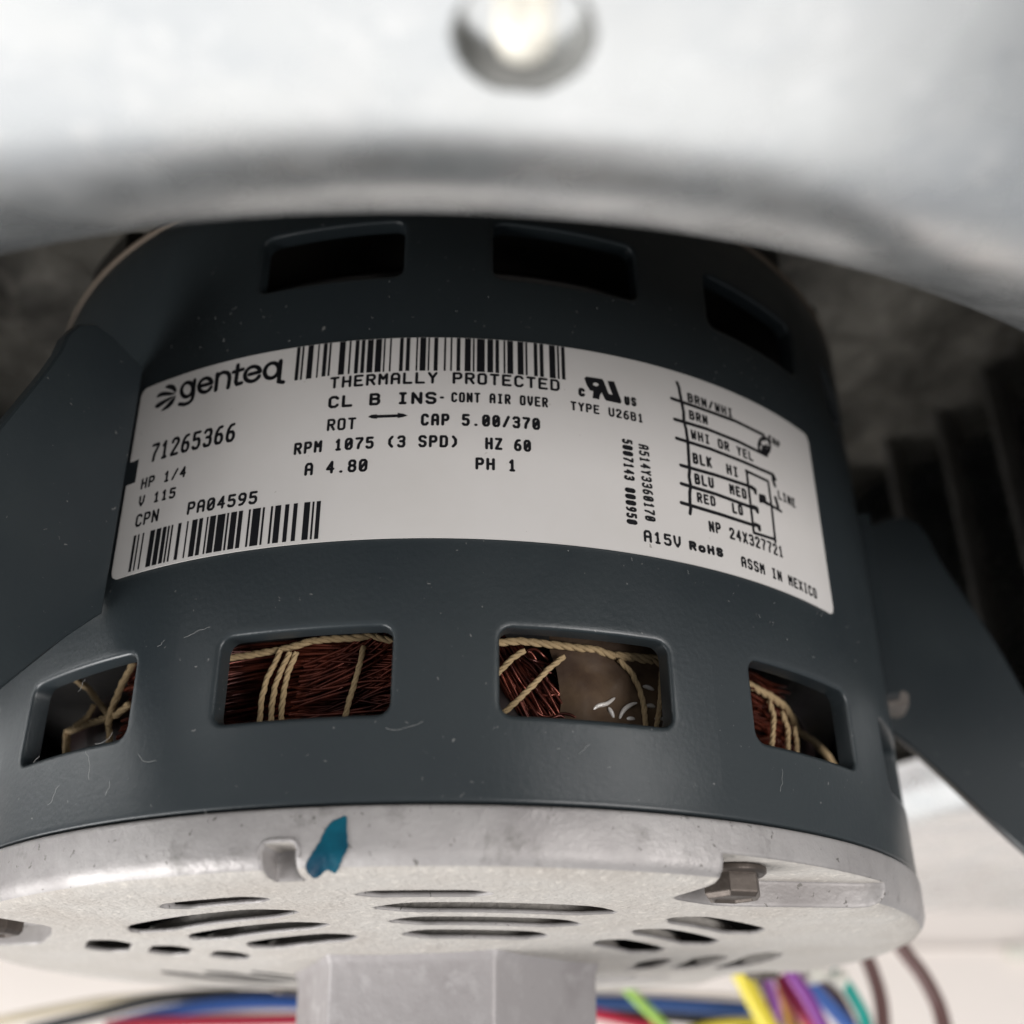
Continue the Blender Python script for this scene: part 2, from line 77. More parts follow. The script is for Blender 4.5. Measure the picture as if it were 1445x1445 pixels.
WIRES = [('beige wire curving behind the motor above the black cable at bottom left', [(-1.641, 1.75, -0.132), (-1.528, 1.75, -0.105), (-1.373, 1.75, -0.075), (-1.201, 1.75, -0.046), (-1.057, 1.75, -0.033), (-0.896, 1.75, -0.019), (-0.733, 1.75, -0.012)], 0.016, (0.55, 0.47, 0.33)), ('thick black cable arching behind the hub at bottom left', [(-1.378, 1.6, -0.146), (-1.282, 1.6, -0.122), (-1.155, 1.6, -0.093), (-1.004, 1.6, -0.057), (-0.865, 1.6, -0.04), (-0.707, 1.6, -0.036), (-0.548, 1.6, -0.042), (-0.388, 1.6, -0.053), (-0.147, 1.6, -0.075)], 0.0194, (0.012, 0.012, 0.014)), ('blue wire just under the black cable left of the hub', [(-1.112, 1.55, -0.139), (-0.964, 1.55, -0.101), (-0.812, 1.55, -0.078), (-0.696, 1.55, -0.068), (-0.571, 1.55, -0.066), (-0.383, 1.55, -0.072)], 0.0202, (0.03, 0.1, 0.36)), ('cream wire between the blue and red wires left of the hub', [(-0.895, 1.6, -0.116), (-0.779, 1.6, -0.099), (-0.623, 1.6, -0.086), (-0.458, 1.6, -0.08), (-0.347, 1.6, -0.078)], 0.0148, (0.62, 0.55, 0.45)), ('dark red wire crossing the bottom edge left of the hub', [(-1.099, 1.5, -0.142), (-1.017, 1.5, -0.133), (-0.835, 1.5, -0.127), (-0.606, 1.5, -0.124), (-0.445, 1.5, -0.122), (-0.298, 1.5, -0.125)], 0.02, (0.33, 0.012, 0.035)), ('black wire running right from the hub above the red wire', [(0.263, 1.65, -0.065), (0.528, 1.65, -0.068), (0.76, 1.65, -0.085), (1.069, 1.65, -0.121), (1.311, 1.65, -0.15)], 0.0187, (0.012, 0.012, 0.014)), ('blue wire running right from the hub towards the yellow wire', [(0.365, 1.55, -0.063), (0.679, 1.55, -0.072), (0.874, 1.55, -0.083), (1.07, 1.55, -0.096), (1.241, 1.55, -0.131)], 0.0223, (0.025, 0.09, 0.3)), ('red wire sloping down to the right beside the hub', [(0.36, 1.5, -0.086), (0.508, 1.5, -0.109), (0.603, 1.5, -0.128), (0.73, 1.5, -0.156)], 0.0194, (0.4, 0.01, 0.04)), ('green wire with yellow stripe slanting down right of the hub', [(0.587, 1.35, -0.032), (0.627, 1.35, -0.075), (0.685, 1.35, -0.13), (0.733, 1.35, -0.183)], 0.0164, (0.3, 0.5, 0.08)), ('short pale beige wire behind the blue wire right of the hub', [(0.396, 1.9, -0.011), (0.572, 1.9, -0.017), (0.866, 1.9, -0.026), (1.114, 1.9, -0.036), (1.28, 1.9, -0.05)], 0.017, (0.6, 0.52, 0.42)), ('yellow wire lying along the bottom edge right of the hub', [(0.804, 1.45, -0.171), (0.89, 1.45, -0.15), (0.997, 1.45, -0.141), (1.124, 1.45, -0.148), (1.207, 1.45, -0.166)], 0.0156, (0.62, 0.5, 0.02)), ('bright yellow wire at the left of the hanging bundle', [(0.913, 1.1, -0.019), (0.929, 1.1, -0.051), (0.953, 1.1, -0.105), (0.989, 1.1, -0.176), (1.004, 1.1, -0.216)], 0.0288, (0.75, 0.62, 0.05)), ('light purple wire beside the bright yellow wire in the bundle', [(1.0, 1.12, -0.041), (1.007, 1.12, -0.077), (1.015, 1.12, -0.126), (1.001, 1.12, -0.206)], 0.0206, (0.3, 0.1, 0.4)), ('orange brown wire between two purple wires in the bundle', [(1.067, 1.25, -0.052), (1.087, 1.25, -0.103), (1.102, 1.25, -0.159), (1.114, 1.25, -0.209)], 0.0189, (0.45, 0.22, 0.03)), ('crimson wire in the middle of the hanging bundle', [(1.054, 1.15, -0.024), (1.069, 1.15, -0.065), (1.094, 1.15, -0.111), (1.132, 1.15, -0.165), (1.156, 1.15, -0.205)], 0.0245, (0.4, 0.015, 0.06)), ('dark purple wire crossing in front of the crimson wire', [(1.054, 1.05, -0.011), (1.071, 1.05, -0.047), (1.098, 1.05, -0.092), (1.132, 1.05, -0.163), (1.153, 1.05, -0.219)], 0.0216, (0.2, 0.03, 0.25)), ('blue wire right of the purple wires in the bundle', [(1.113, 1.1, -0.043), (1.144, 1.1, -0.075), (1.191, 1.1, -0.127), (1.229, 1.1, -0.173), (1.256, 1.1, -0.217)], 0.0231, (0.04, 0.12, 0.4)), ('brown wire between the blue and teal wires in the bundle', [(1.203, 1.2, -0.038), (1.238, 1.2, -0.08), (1.262, 1.2, -0.126), (1.28, 1.2, -0.176), (1.283, 1.2, -0.221)], 0.0188, (0.1, 0.045, 0.035)), ('teal wire at the right of the bundle with a white wrapped end', [(1.194, 1.08, -0.027), (1.234, 1.08, -0.059), (1.261, 1.08, -0.108), (1.281, 1.08, -0.157), (1.284, 1.08, -0.218)], 0.0195, (0.0, 0.33, 0.27)), ('brown lead hanging straight down right of the wire bundle', [(1.301, 1.05, 0.02), (1.312, 1.05, -0.017), (1.325, 1.05, -0.08), (1.327, 1.05, -0.142), (1.318, 1.05, -0.229)], 0.022, (0.1, 0.045, 0.04)), ('brown lead curving down to the right, rightmost of all wires', [(1.384, 1.0, 0.06), (1.414, 1.0, 0.014), (1.447, 1.0, -0.036), (1.471, 1.0, -0.089), (1.486, 1.0, -0.142), (1.493, 1.0, -0.232)], 0.0231, (0.1, 0.045, 0.04)), ('dark grey wire behind the bright yellow wire of the bundle', [(1.008, 1.3, 0.001), (1.052, 1.3, -0.076), (1.094, 1.3, -0.156), (1.118, 1.3, -0.207)], 0.0152, (0.03, 0.03, 0.032)), ('thin white wire between the dark purple and blue wires of the bundle', [(1.123, 1.22, -0.008), (1.158, 1.22, -0.083), (1.198, 1.22, -0.161), (1.216, 1.22, -0.211)], 0.0113, (0.6, 0.57, 0.53)), ('thin red wire beside the brown wire inside the bundle', [(1.197, 1.27, -0.013), (1.258, 1.27, -0.098), (1.289, 1.27, -0.163), (1.298, 1.27, -0.209)], 0.0115, (0.42, 0.02, 0.02)), ('thin black wire under the blue wire right of the hub', [(0.371, 1.5, -0.091), (0.519, 1.5, -0.104), (0.732, 1.5, -0.123), (0.945, 1.5, -0.142), (1.157, 1.5, -0.17)], 0.0129, (0.015, 0.015, 0.017)), ('thin pale wire hugging the left side of the teal wire', [(1.221, 1.15, -0.02), (1.265, 1.15, -0.066), (1.289, 1.15, -0.126), (1.291, 1.15, -0.215)], 0.0099, (0.6, 0.58, 0.5))]
WRAP = [(1.105, 1.08, -0.024), (1.149, 1.08, -0.033), (1.207, 1.08, -0.042), (1.233, 1.08, -0.053)]
VARNISH_GLINTS = [[(0.2682, 0.1857), (0.282, 0.1956), (0.3003, 0.2011), (0.3178, 0.2129)], [(0.303, 0.195), (0.3086, 0.1867), (0.3125, 0.1771)], [(0.3247, 0.1769), (0.3334, 0.1916), (0.3465, 0.2019), (0.3645, 0.2089)], [(0.3386, 0.177), (0.3481, 0.18), (0.3575, 0.1794)], [(0.3798, 0.2398), (0.3912, 0.2392), (0.4042, 0.2356)], [(0.3836, 0.2059), (0.3951, 0.2073), (0.4032, 0.2057)], [(0.4281, 0.2386), (0.4345, 0.2343)], [(0.4195, 0.2012), (0.4319, 0.2002), (0.434, 0.194)], [(0.3997, 0.1848), (0.4198, 0.1864), (0.4329, 0.1823)]]


# ------------------------------------------------------------------ materials
def mat(name, color, rough=0.5, metal=0.0, spec=0.5, bump=None, bevel=0.0, coat=0.0, var=None, speck=None, rough_var=None):
    """bump=(scale, strength, distance) noise relief; var=(scale, second colour, low, high) colour patches;
    speck=(scale, colour, size) small dust grains; bevel = rounded-edge radius in metres."""
    m = bpy.data.materials.new(name)
    m.use_nodes = True
    nt = m.node_tree
    N, L = nt.nodes, nt.links
    b = N['Principled BSDF']
    b.inputs['Base Color'].default_value = (*color, 1)
    b.inputs['Roughness'].default_value = rough
    b.inputs['Metallic'].default_value = metal
    b.inputs['Specular IOR Level'].default_value = spec
    if coat:
        b.inputs['Coat Weight'].default_value = coat
        b.inputs['Coat Roughness'].default_value = 0.12
    tc = N.new('ShaderNodeTexCoord')
    src = None
    if var:
        vs = var if isinstance(var, list) else [var]
        for (sc, c2, lo, hi) in vs:
            n = N.new('ShaderNodeTexNoise')
            n.inputs['Scale'].default_value = sc
            n.inputs['Detail'].default_value = 6
            n.inputs['Roughness'].default_value = 0.62
            L.new(tc.outputs['Object'], n.inputs['Vector'])
            mr = N.new('ShaderNodeMapRange')
            mr.inputs['From Min'].default_value = lo
            mr.inputs['From Max'].default_value = hi
            L.new(n.outputs['Fac'], mr.inputs['Value'])
            mx = N.new('ShaderNodeMix')
            mx.data_type = 'RGBA'
            L.new(mr.outputs['Result'], mx.inputs['Factor'])
            if src is None:
                mx.inputs['A'].default_value = (*color, 1)
            else:
                L.new(src, mx.inputs['A'])
            mx.inputs['B'].default_value = (*c2, 1)
            src = mx.outputs['Result']
    if speck:
        sc, c2, size = speck
        v = N.new('ShaderNodeTexNoise')
        v.inputs['Scale'].default_value = sc
        v.inputs['Detail'].default_value = 3
        v.inputs['Distortion'].default_value = 0.6
        L.new(tc.outputs['Object'], v.inputs['Vector'])
        lt = N.new('ShaderNodeMapRange')
        lt.inputs['From Min'].default_value = size
        lt.inputs['From Max'].default_value = size + 0.03
        L.new(v.outputs['Fac'], lt.inputs['Value'])
        mx = N.new('ShaderNodeMix')
        mx.data_type = 'RGBA'
        L.new(lt.outputs[0], mx.inputs['Factor'])
        if src is None:
            mx.inputs['A'].default_value = (*color, 1)
        else:
            L.new(src, mx.inputs['A'])
        mx.inputs['B'].default_value = (*c2, 1)
        src = mx.outputs['Result']
    if src is not None:
        L.new(src, b.inputs['Base Color'])
    if rough_var:
        sc, lo, hi = rough_var
        n = N.new('ShaderNodeTexNoise')
        n.inputs['Scale'].default_value = sc
        n.inputs['Detail'].default_value = 5
        L.new(tc.outputs['Object'], n.inputs['Vector'])
        mr = N.new('ShaderNodeMapRange')
        mr.inputs['From Min'].default_value = 0.3
        mr.inputs['From Max'].default_value = 0.7
        mr.inputs['To Min'].default_value = lo
        mr.inputs['To Max'].default_value = hi
        L.new(n.outputs['Fac'], mr.inputs['Value'])
        L.new(mr.outputs['Result'], b.inputs['Roughness'])
    nrm = None
    if bevel:
        bv = N.new('ShaderNodeBevel')
        bv.samples = 6
        bv.inputs['Radius'].default_value = bevel
        nrm = bv.outputs['Normal']
    if bump:
        bs = bump if isinstance(bump, list) else [bump]
        for (sc, st, dist) in bs:
            n = N.new('ShaderNodeTexNoise')
            n.inputs['Scale'].default_value = sc
            n.inputs['Detail'].default_value = 4
            L.new(tc.outputs['Object'], n.inputs['Vector'])
            bp = N.new('ShaderNodeBump')
            bp.inputs['Strength'].default_value = st
            bp.inputs['Distance'].default_value = dist
            L.new(n.outputs['Fac'], bp.inputs['Height'])
            if nrm is not None:
                L.new(nrm, bp.inputs['Normal'])
            nrm = bp.outputs['Normal']
    if nrm is not None:
        L.new(nrm, b.inputs['Normal'])
    return m


M = {}
M['paint'] = mat('grey_green_paint', (0.021, 0.027, 0.031), 0.35, 0, 0.5, bump=[(1600, 0.10, 0.0003), (90, 0.03, 0.002)],
                 var=(45, (0.025, 0.032, 0.035), 0.35, 0.7), speck=(1500, (0.16, 0.16, 0.155), 0.725), rough_var=(70, 0.30, 0.42))
M['paint_edge'] = mat('worn_dusty_edge', (0.30, 0.24, 0.19), 0.6, 0.2, 0.4, bump=(900, 0.3, 0.0004))
M['label'] = mat('nameplate_film', (0.63, 0.605, 0.585), 0.40, 0, 0.4, var=(60, (0.60, 0.575, 0.55), 0.4, 0.7),
                 speck=(900, (0.35, 0.33, 0.3), 0.74), bump=(60, 0.03, 0.001))
M['ink'] = mat('black_ink', (0.006, 0.006, 0.008), 0.55, 0, 0.3)
M['alu'] = mat('cast_aluminium', (0.40, 0.38, 0.372), 0.48, 0.38, 0.5, bump=[(420, 0.30, 0.0006), (2200, 0.25, 0.0002)], bevel=0.0007,
               var=[(55, (0.31, 0.29, 0.285), 0.45, 0.66), (210, (0.20, 0.19, 0.18), 0.57, 0.74)], rough_var=(120, 0.40, 0.62),
               speck=(1100, (0.17, 0.16, 0.15), 0.675))
M['alu_dusty'] = mat('dusty_cast_aluminium', (0.45, 0.425, 0.395), 0.72, 0.12, 0.35, bump=[(1500, 0.6, 0.0005), (420, 0.5, 0.0009)], bevel=0.0007,
                     var=[(60, (0.40, 0.365, 0.33), 0.4, 0.7), (900, (0.58, 0.54, 0.49), 0.55, 0.7)])
M['alu_hub'] = mat('hub_aluminium', (0.34, 0.32, 0.32), 0.55, 0.3, 0.5, bump=[(500, 0.25, 0.0005), (1800, 0.2, 0.0002)],
                   var=[(45, (0.26, 0.24, 0.24), 0.45, 0.6), (300, (0.40, 0.38, 0.38), 0.55, 0.7)], speck=(900, (0.22, 0.21, 0.20), 0.71))
M['bolt'] = mat('brown_zinc_bolt', (0.085, 0.07, 0.06), 0.42, 0.65, 0.5, bump=(700, 0.3, 0.0004), bevel=0.0003,
                var=(300, (0.14, 0.115, 0.10), 0.5, 0.75))
M['dye'] = mat('teal_marking_dye', (0.0, 0.026, 0.055), 0.45, 0, 0.2, var=[(130, (0.0, 0.075, 0.115), 0.40, 0.66), (420, (0.16, 0.24, 0.27), 0.64, 0.74)], bump=(600, 0.3, 0.0004))
M['copper'] = mat('enamelled_copper', (0.24, 0.062, 0.038), 0.22, 0.7, 0.6, var=(90, (0.05, 0.014, 0.011), 0.44, 0.60))
M['coil_dark'] = mat('varnished_coil', (0.022, 0.012, 0.011), 0.4, 0, 0.4)
M['cord'] = mat('tan_lacing_cord', (0.44, 0.32, 0.18), 0.8, 0, 0.25, bump=(1800, 0.5, 0.0003), var=(150, (0.33, 0.24, 0.13), 0.4, 0.7))
M['paper'] = mat('varnished_paper', (0.12, 0.078, 0.045), 0.6, 0, 0.22, bump=[(110, 0.35, 0.002), (420, 0.2, 0.0006)], coat=0.03,
                 var=(90, (0.05, 0.03, 0.02), 0.4, 0.65))
M['varnish_glint'] = mat('pale_varnish_highlight', (0.62, 0.58, 0.54), 0.15, 0, 0.6, coat=1.0)  # pale colour stands in for gloss highlights on the varnish
M['steel_dark'] = mat('dark_lamination', (0.03, 0.028, 0.027), 0.5, 0.5, 0.4, bump=(900, 0.3, 0.0004))
M['end_dark'] = mat('far_end_frame', (0.030, 0.027, 0.023), 0.6, 0.1, 0.4, bump=(500, 0.3, 0.0005))
M['galv'] = mat('galvanised_sheet', (0.78, 0.785, 0.78), 0.30, 0.92, 0.5, var=[(80, (0.70, 0.715, 0.725), 0.44, 0.62), (260, (0.83, 0.83, 0.825), 0.52, 0.70)],
                rough_var=(120, 0.21, 0.33), bump=(40, 0.06, 0.002))
M['wheel'] = mat('dusty_wheel_steel', (0.32, 0.295, 0.255), 0.6, 0.3, 0.4, var=[(26, (0.13, 0.12, 0.105), 0.42, 0.62), (90, (0.42, 0.385, 0.335), 0.52, 0.7)],
                 bump=[(35, 0.9, 0.006), (140, 0.5, 0.002)])
M['blade'] = mat('dusty_blade_steel', (0.26, 0.25, 0.235), 0.6, 0.3, 0.4, var=(60, (0.16, 0.15, 0.14), 0.4, 0.65))
M['screw'] = mat('plated_screw', (0.84, 0.80, 0.70), 0.5, 0.25, 0.5)
M['hole_reflection'] = mat('dark_hole_reflection', (0.22, 0.22, 0.21), 0.6)  # grey stands in for the dark reflection on the hole wall
M['band'] = mat('grey_insulating_band', (0.10, 0.095, 0.09), 0.6)
M['weld'] = mat('bare_weld_metal', (0.17, 0.15, 0.135), 0.6, 0.2, 0.4, bump=(900, 0.5, 0.0005))
M['cream'] = mat('cream_cabinet_paint', (0.78, 0.71, 0.66), 0.5, 0, 0.4, var=(9, (0.74, 0.68, 0.63), 0.4, 0.7))
M['foam'] = mat('pale_tape', (0.7, 0.68, 0.6), 0.6)
M['lint'] = mat('lint', (0.34, 0.34, 0.33), 0.9)

_wire_mats = {}


def wire_mat(c):
    if c not in _wire_mats:
        _wire_mats[c] = mat('wire_insulation', c, 0.4, 0, 0.5, bump=(300, 0.1, 0.0005))
    return _wire_mats[c]


# ------------------------------------------------------------------ helpers
def cyl(a, z, r=1.0):
    return (r * math.sin(a), -r * math.cos(a), z)


def new_obj(name, me, m, parent=None):
    o = bpy.data.objects.new(name, me)
    COL.objects.link(o)
    if m is not None:
        for k in (m if isinstance(m, (list, tuple)) else [m]):
            me.materials.append(k)
    if parent is not None:
        o.parent = parent
    return o


def mesh_obj(name, verts, faces, m, parent=None, smooth=True, angle=None, mi=None):
    me = bpy.data.meshes.new(name)
    me.from_pydata([(x * S, y * S, z * S) for x, y, z in verts], [], faces)
    me.update()
    o = new_obj(name, me, m, parent)
    if mi:
        me.polygons.foreach_set('material_index', mi)
    if smooth:
        me.polygons.foreach_set('use_smooth', [True] * len(me.polygons))
        if angle is not None:
            me.set_sharp_from_angle(angle=math.radians(angle))
    return o


def fix_normals(o):
    bm = bmesh.new()
    bm.from_mesh(o.data)
    bmesh.ops.recalc_face_normals(bm, faces=bm.faces)
    bm.to_mesh(o.data)
    bm.free()
    return o


def thing(name, label, cat, loc=(0, 0, 0), group=None):
    o = bpy.data.objects.new(name, None)
    o.empty_display_size = 0.01
    COL.objects.link(o)
    o.location = [c * S for c in loc]
    o['label'] = label
    o['category'] = cat
    if group:
        o['group'] = group
    return o


def tag(o, label, cat, group=None):
    o['label'] = label
    o['category'] = cat
    if group:
        o['group'] = group
    return o


def lathe(profile, n=160, a0=0.0, a1=2 * PI, closed=False):
    """profile: list of (r, z); full turn or a sector; closed profile = solid section."""
    full = abs(a1 - a0 - 2 * PI) < 1e-6
    V, F = [], []
    cols = n if full else n + 1
    k = len(profile)
    for i in range(cols):
        a = a0 + (a1 - a0) * i / n
        for r, z in profile:
            V.append(cyl(a, z, r))
    for i in range(n):
        j = (i + 1) % cols
        for q in range(k if closed else k - 1):
            q2 = (q + 1) % k
            F.append((i * k + q, j * k + q, j * k + q2, i * k + q2))
    if not full and closed:
        F.append(tuple(range(k)))
        F.append(tuple((cols - 1) * k + q for q in reversed(range(k))))
    return V, F


def tube(pts, radius, sides=8, taper=None, V=None, F=None, caps=True):
    if V is None:
        V, F = [], []
    P = [Vector(p) for p in pts]
    n = len(P)
    base = len(V)
    T = [(P[min(i + 1, n - 1)] - P[max(i - 1, 0)]).normalized() for i in range(n)]
    ref = Vector((0, 0, 1)) if abs(T[0].z) < 0.9 else Vector((1, 0, 0))
    u = T[0].cross(ref).normalized()
    for i in range(n):
        u = (u - T[i] * u.dot(T[i])).normalized()
        w = T[i].cross(u)
        r = radius if taper is None else radius * taper(i / (n - 1))
        for k in range(sides):
            a = 2 * PI * k / sides
            V.append(tuple(P[i] + (u * math.cos(a) + w * math.sin(a)) * r))
    for i in range(n - 1):
        for k in range(sides):
            k2 = (k + 1) % sides
            F.append((base + i * sides + k, base + i * sides + k2, base + (i + 1) * sides + k2, base + (i + 1) * sides + k))
    if caps:
        F.append(tuple(base + k for k in reversed(range(sides))))
        F.append(tuple(base + (n - 1) * sides + k for k in range(sides)))
    return V, F


def smooth_path(pts, n):
    """Catmull-Rom resampling of 2D or 3D points to n points."""
    P = [Vector(p) for p in pts]
    L = [0.0]
    for a, b in zip(P[:-1], P[1:]):
        L.append(L[-1] + (b - a).length)
    out = []
    for i in range(n):
        t = L[-1] * i / (n - 1)
        k = 0
        while k < len(P) - 2 and L[k + 1] < t:
            k += 1
        f = (t - L[k]) / max(1e-9, L[k + 1] - L[k])
        p0, p1, p2, p3 = P[max(k - 1, 0)], P[k], P[k + 1], P[min(k + 2, len(P) - 1)]
        out.append(0.5 * ((2 * p1) + (p2 - p0) * f + (2 * p0 - 5 * p1 + 4 * p2 - p3) * f * f + (3 * p1 - p0 - 3 * p2 + p3) * f ** 3))
    return out


def rrect(x0, x1, y0, y1, r, nx, ny, nc):
    """rounded rectangle loop, counter-clockwise from the lower-left; plus matching points of the outer cell sides."""
    pts = []
    for i in range(nx + 1):
        pts.append((x0 + r + (x1 - x0 - 2 * r) * i / nx, y0, 0, i / nx))
    for i in range(1, nc):
        t = PI / 2 * i / nc
        pts.append((x1 - r + r * math.sin(t), y0 + r - r * math.cos(t), 4, i / nc))
    for i in range(ny + 1):
        pts.append((x1, y0 + r + (y1 - y0 - 2 * r) * i / ny, 1, i / ny))
    for i in range(1, nc):
        t = PI / 2 * i / nc
        pts.append((x1 - r + r * math.cos(t), y1 - r + r * math.sin(t), 5, i / nc))
    for i in range(nx + 1):
        pts.append((x1 - r - (x1 - x0 - 2 * r) * i / nx, y1, 2, i / nx))
    for i in range(1, nc):
        t = PI / 2 * i / nc
        pts.append((x0 + r - r * math.sin(t), y1 - r + r * math.cos(t), 6, i / nc))
    for i in range(ny + 1):
        pts.append((x0, y1 - r - (y1 - y0 - 2 * r) * i / ny, 3, i / ny))
    for i in range(1, nc):
        t = PI / 2 * i / nc
        pts.append((x0 + r - r * math.cos(t), y0 + r - r * math.sin(t), 7, i / nc))
    return pts


def apply_bool(o, cutter):
    md = o.modifiers.new('cut', 'BOOLEAN')
    md.operation = 'DIFFERENCE'
    md.solver = 'EXACT'
    md.object = cutter
    bpy.context.view_layer.update()
    dg = bpy.context.evaluated_depsgraph_get()
    me = bpy.data.meshes.new_from_object(o.evaluated_get(dg))
    o.modifiers.clear()
    old = o.data
    o.data = me
    bpy.data.meshes.remove(old)
    cm = cutter.data
    bpy.data.objects.remove(cutter)
    bpy.data.meshes.remove(cm)


# ================================================================== blower housing (setting around the motor)
ZP, R0, RHO = 0.42, 1.925, 0.42        # inlet plate level, where its lip starts to curl, curl radius
housing = thing('blower_housing', 'galvanised sheet metal blower housing with a rolled round inlet around the dark motor', 'blower housing')
HX, HY, HZ = 0.054, -1.984, ZP          # dished mounting hole at the near side of the inlet


def plate_z(x, y):
    """dish pressed into the plate around the mounting hole"""
    d = math.hypot(x - HX, y - HY)
    t = min(1.0, max(0.0, (0.17 - d) / 0.11))
    t = t * t * (3 - 2 * t)
    return ZP


TORUS_END = 16


def build_plate():
    V, F = [], []
    n = 256
    prof = []
    for i in range(17):
        t = math.radians(43) + math.radians(47) * i / 16
        prof.append((R0 - RHO * math.cos(t), ZP + RHO - RHO * math.sin(t)))
    for r in (1.96, 2.05, 2.15, 2.30):
        prof.append((r, ZP))
    k = len(prof)
    hr = 0.085
    for i in range(n):
        a = 2 * PI * i / n
        for r, z in prof:
            V.append(cyl(a, z, r))
        # square outline
        ca, sa = math.sin(a), -math.cos(a)
        x0, x1, y0, y1 = -3.6, 3.3, -2.75, 2.85
        ts = []
        if ca > 1e-6: ts.append(x1 / ca)
        if ca < -1e-6: ts.append(x0 / ca)
        if sa > 1e-6: ts.append(y1 / sa)
        if sa < -1e-6: ts.append(y0 / sa)
        t = min(ts)
        V.append((t * ca, t * sa, ZP))
        V.append((t * ca * 1.004, t * sa * 1.004, ZP + 0.012))
        V.append((t * ca * 1.004, t * sa * 1.004, ZP + 0.16))
    k += 3
    for i in range(n):
        j = (i + 1) % n
        for q in range(k - 1):
            # leave the sector round the dished hole open: it is filled by a finer patch
            am = (i + 0.5) / n * 2 * PI
            if am > PI: am -= 2 * PI
            if TORUS_END <= q <= TORUS_END + 3 and abs(am - HX / 2.0) < 0.125:
                continue
            F.append((i * k + q, j * k + q, j * k + q + 1, i * k + q + 1))
    # fine patch in (angle, radius) with the pressed dish and hole
    base = len(V)
    i0 = [i for i in range(-40, 40) if abs((i + 0.5) / n * 2 * PI - HX / 2.0) < 0.125]
    aa0, aa1 = i0[0] / n * 2 * PI, (i0[-1] + 1) / n * 2 * PI
    ra, rb = 1.875, 2.1
    # concentric rings from the hole to the sector boundary
    m = 72
    rings = [hr, hr + 0.006, 0.10, 0.115, 0.13, 0.145, 0.16, 0.175, 0.19]
    return V, F, (aa0, aa1, len(i0))


V, F, (aa0, aa1, nsec) = build_plate()
# fill the open sector with a fine grid and punch the hole by dropping cells
gx, gy = 150, 130
base = len(V)
rads = (1.875, 2.2)
rads = (R0, 2.30)
for i in range(gx + 1):
    a = aa0 + (aa1 - aa0) * i / gx
    for j in range(gy + 1):
        r = rads[0] + (rads[1] - rads[0]) * j / gy
        x, y, _ = cyl(a, 0, r)
        V.append((x, y, plate_z(x, y) if 0 < j < gy else ZP))
hole_r = 0.0625
for i in range(gx):
    for j in range(gy):
        idx = [base + i * (gy + 1) + j, base + (i + 1) * (gy + 1) + j, base + (i + 1) * (gy + 1) + j + 1, base + i * (gy + 1) + j + 1]
        cx = sum(V[q][0] for q in idx) / 4
        cy = sum(V[q][1] for q in idx) / 4
        if math.hypot(cx - HX, cy - HY) < hole_r:
            continue
        F.append(tuple(idx))
plate = mesh_obj('inlet_plate', V, F, M['galv'], housing, angle=50)
# grey hole wall with its dark reflection put into the colour, the washer face above it and the screw tip poking down
V, F = lathe([(0.054, 0.050), (0.055, 0.012), (0.057, 0.005), (0.061, 0.002), (0.068, 0.006)], 64)
o = mesh_obj('hole_ring', V, F, M['hole_reflection'], housing)
o.location = (HX * S, HY * S, ZP * S)
V, F = lathe([(0.0, 0.030), (0.056, 0.030)], 64)
o = mesh_obj('washer', V, F, M['galv'], housing)
o.location = (HX * S, HY * S, ZP * S)
V, F = lathe([(0.0, -0.058), (0.012, -0.056), (0.021, -0.048), (0.0245, -0.036), (0.0245, 0.036)], 32)
o = mesh_obj('screw', V, F, M['screw'], housing)
o.location = ((HX - 0.002) * S, (HY - 0.034) * S, ZP * S)
# scroll wall, back sheet
V, F = lathe([(2.62, ZP + 0.02), (2.62, 2.3)], 120)
mesh_obj('scroll_wall', V, F, M['galv'], housing)
V, F = lathe([(0.0, 2.3), (2.65, 2.3)], 90)
mesh_obj('back_sheet', V, F, M['galv'], housing)

# blower wheel: back disc, blades, front ring
wheel = thing('fan_wheel', 'dark dusty squirrel cage blower wheel with upright blades behind the motor', 'blower wheel', (0, 0, 1.75))
V, F = [], []
nr, na = 40, 200
for j in range(nr + 1):
    r = 0.2 + (2.02 - 0.2) * j / nr
    for i in range(na):
        a = 2 * PI * i / na
        x, y, _ = cyl(a, 0, r)
        z = 0.05 * (noise.noise(Vector((x * 3.1, y * 3.1, 0.3))) + 0.6 * noise.noise(Vector((x * 7.3, y * 7.3, 1.3))))
        V.append((x, y, z))
for j in range(nr):
    for i in range(na):
        i2 = (i + 1) % na
        F.append((j * na + i, j * na + i2, (j + 1) * na + i2, (j + 1) * na + i))
mesh_obj('back_disc', V, F, M['wheel'], wheel)
V, F = lathe([(1.72, -1.13), (1.72, -1.09), (2.04, -1.09), (2.04, -1.13)], 120, closed=True)
mesh_obj('front_ring', V, F, M['wheel'], wheel)
V, F = [], []
for t in range(7):
    f = t / 6
    for z in (-1.10, 0.0):
        a = 0.10 * f * f
        for dr in (0.0, 0.012):
            V.append(cyl(a + dr, z, 1.76 + 0.26 * f))
for t in range(6):
    b0, b1 = 4 * t, 4 * t + 4
    F += [(b0, b1, b1 + 2, b0 + 2), (b0 + 1, b0 + 3, b1 + 3, b1 + 1), (b0, b0 + 1, b1 + 1, b1), (b0 + 2, b1 + 2, b1 + 3, b0 + 3)]
F += [(0, 2, 3, 1), (24, 25, 27, 26)]
blade0 = mesh_obj('blade', V, F, M['blade'], wheel, angle=40)
for i in range(1, 46):
    b = blade0.copy()
    COL.objects.link(b)
    b.parent = wheel
    b.rotation_euler = (0, 0, 2 * PI * i / 46)

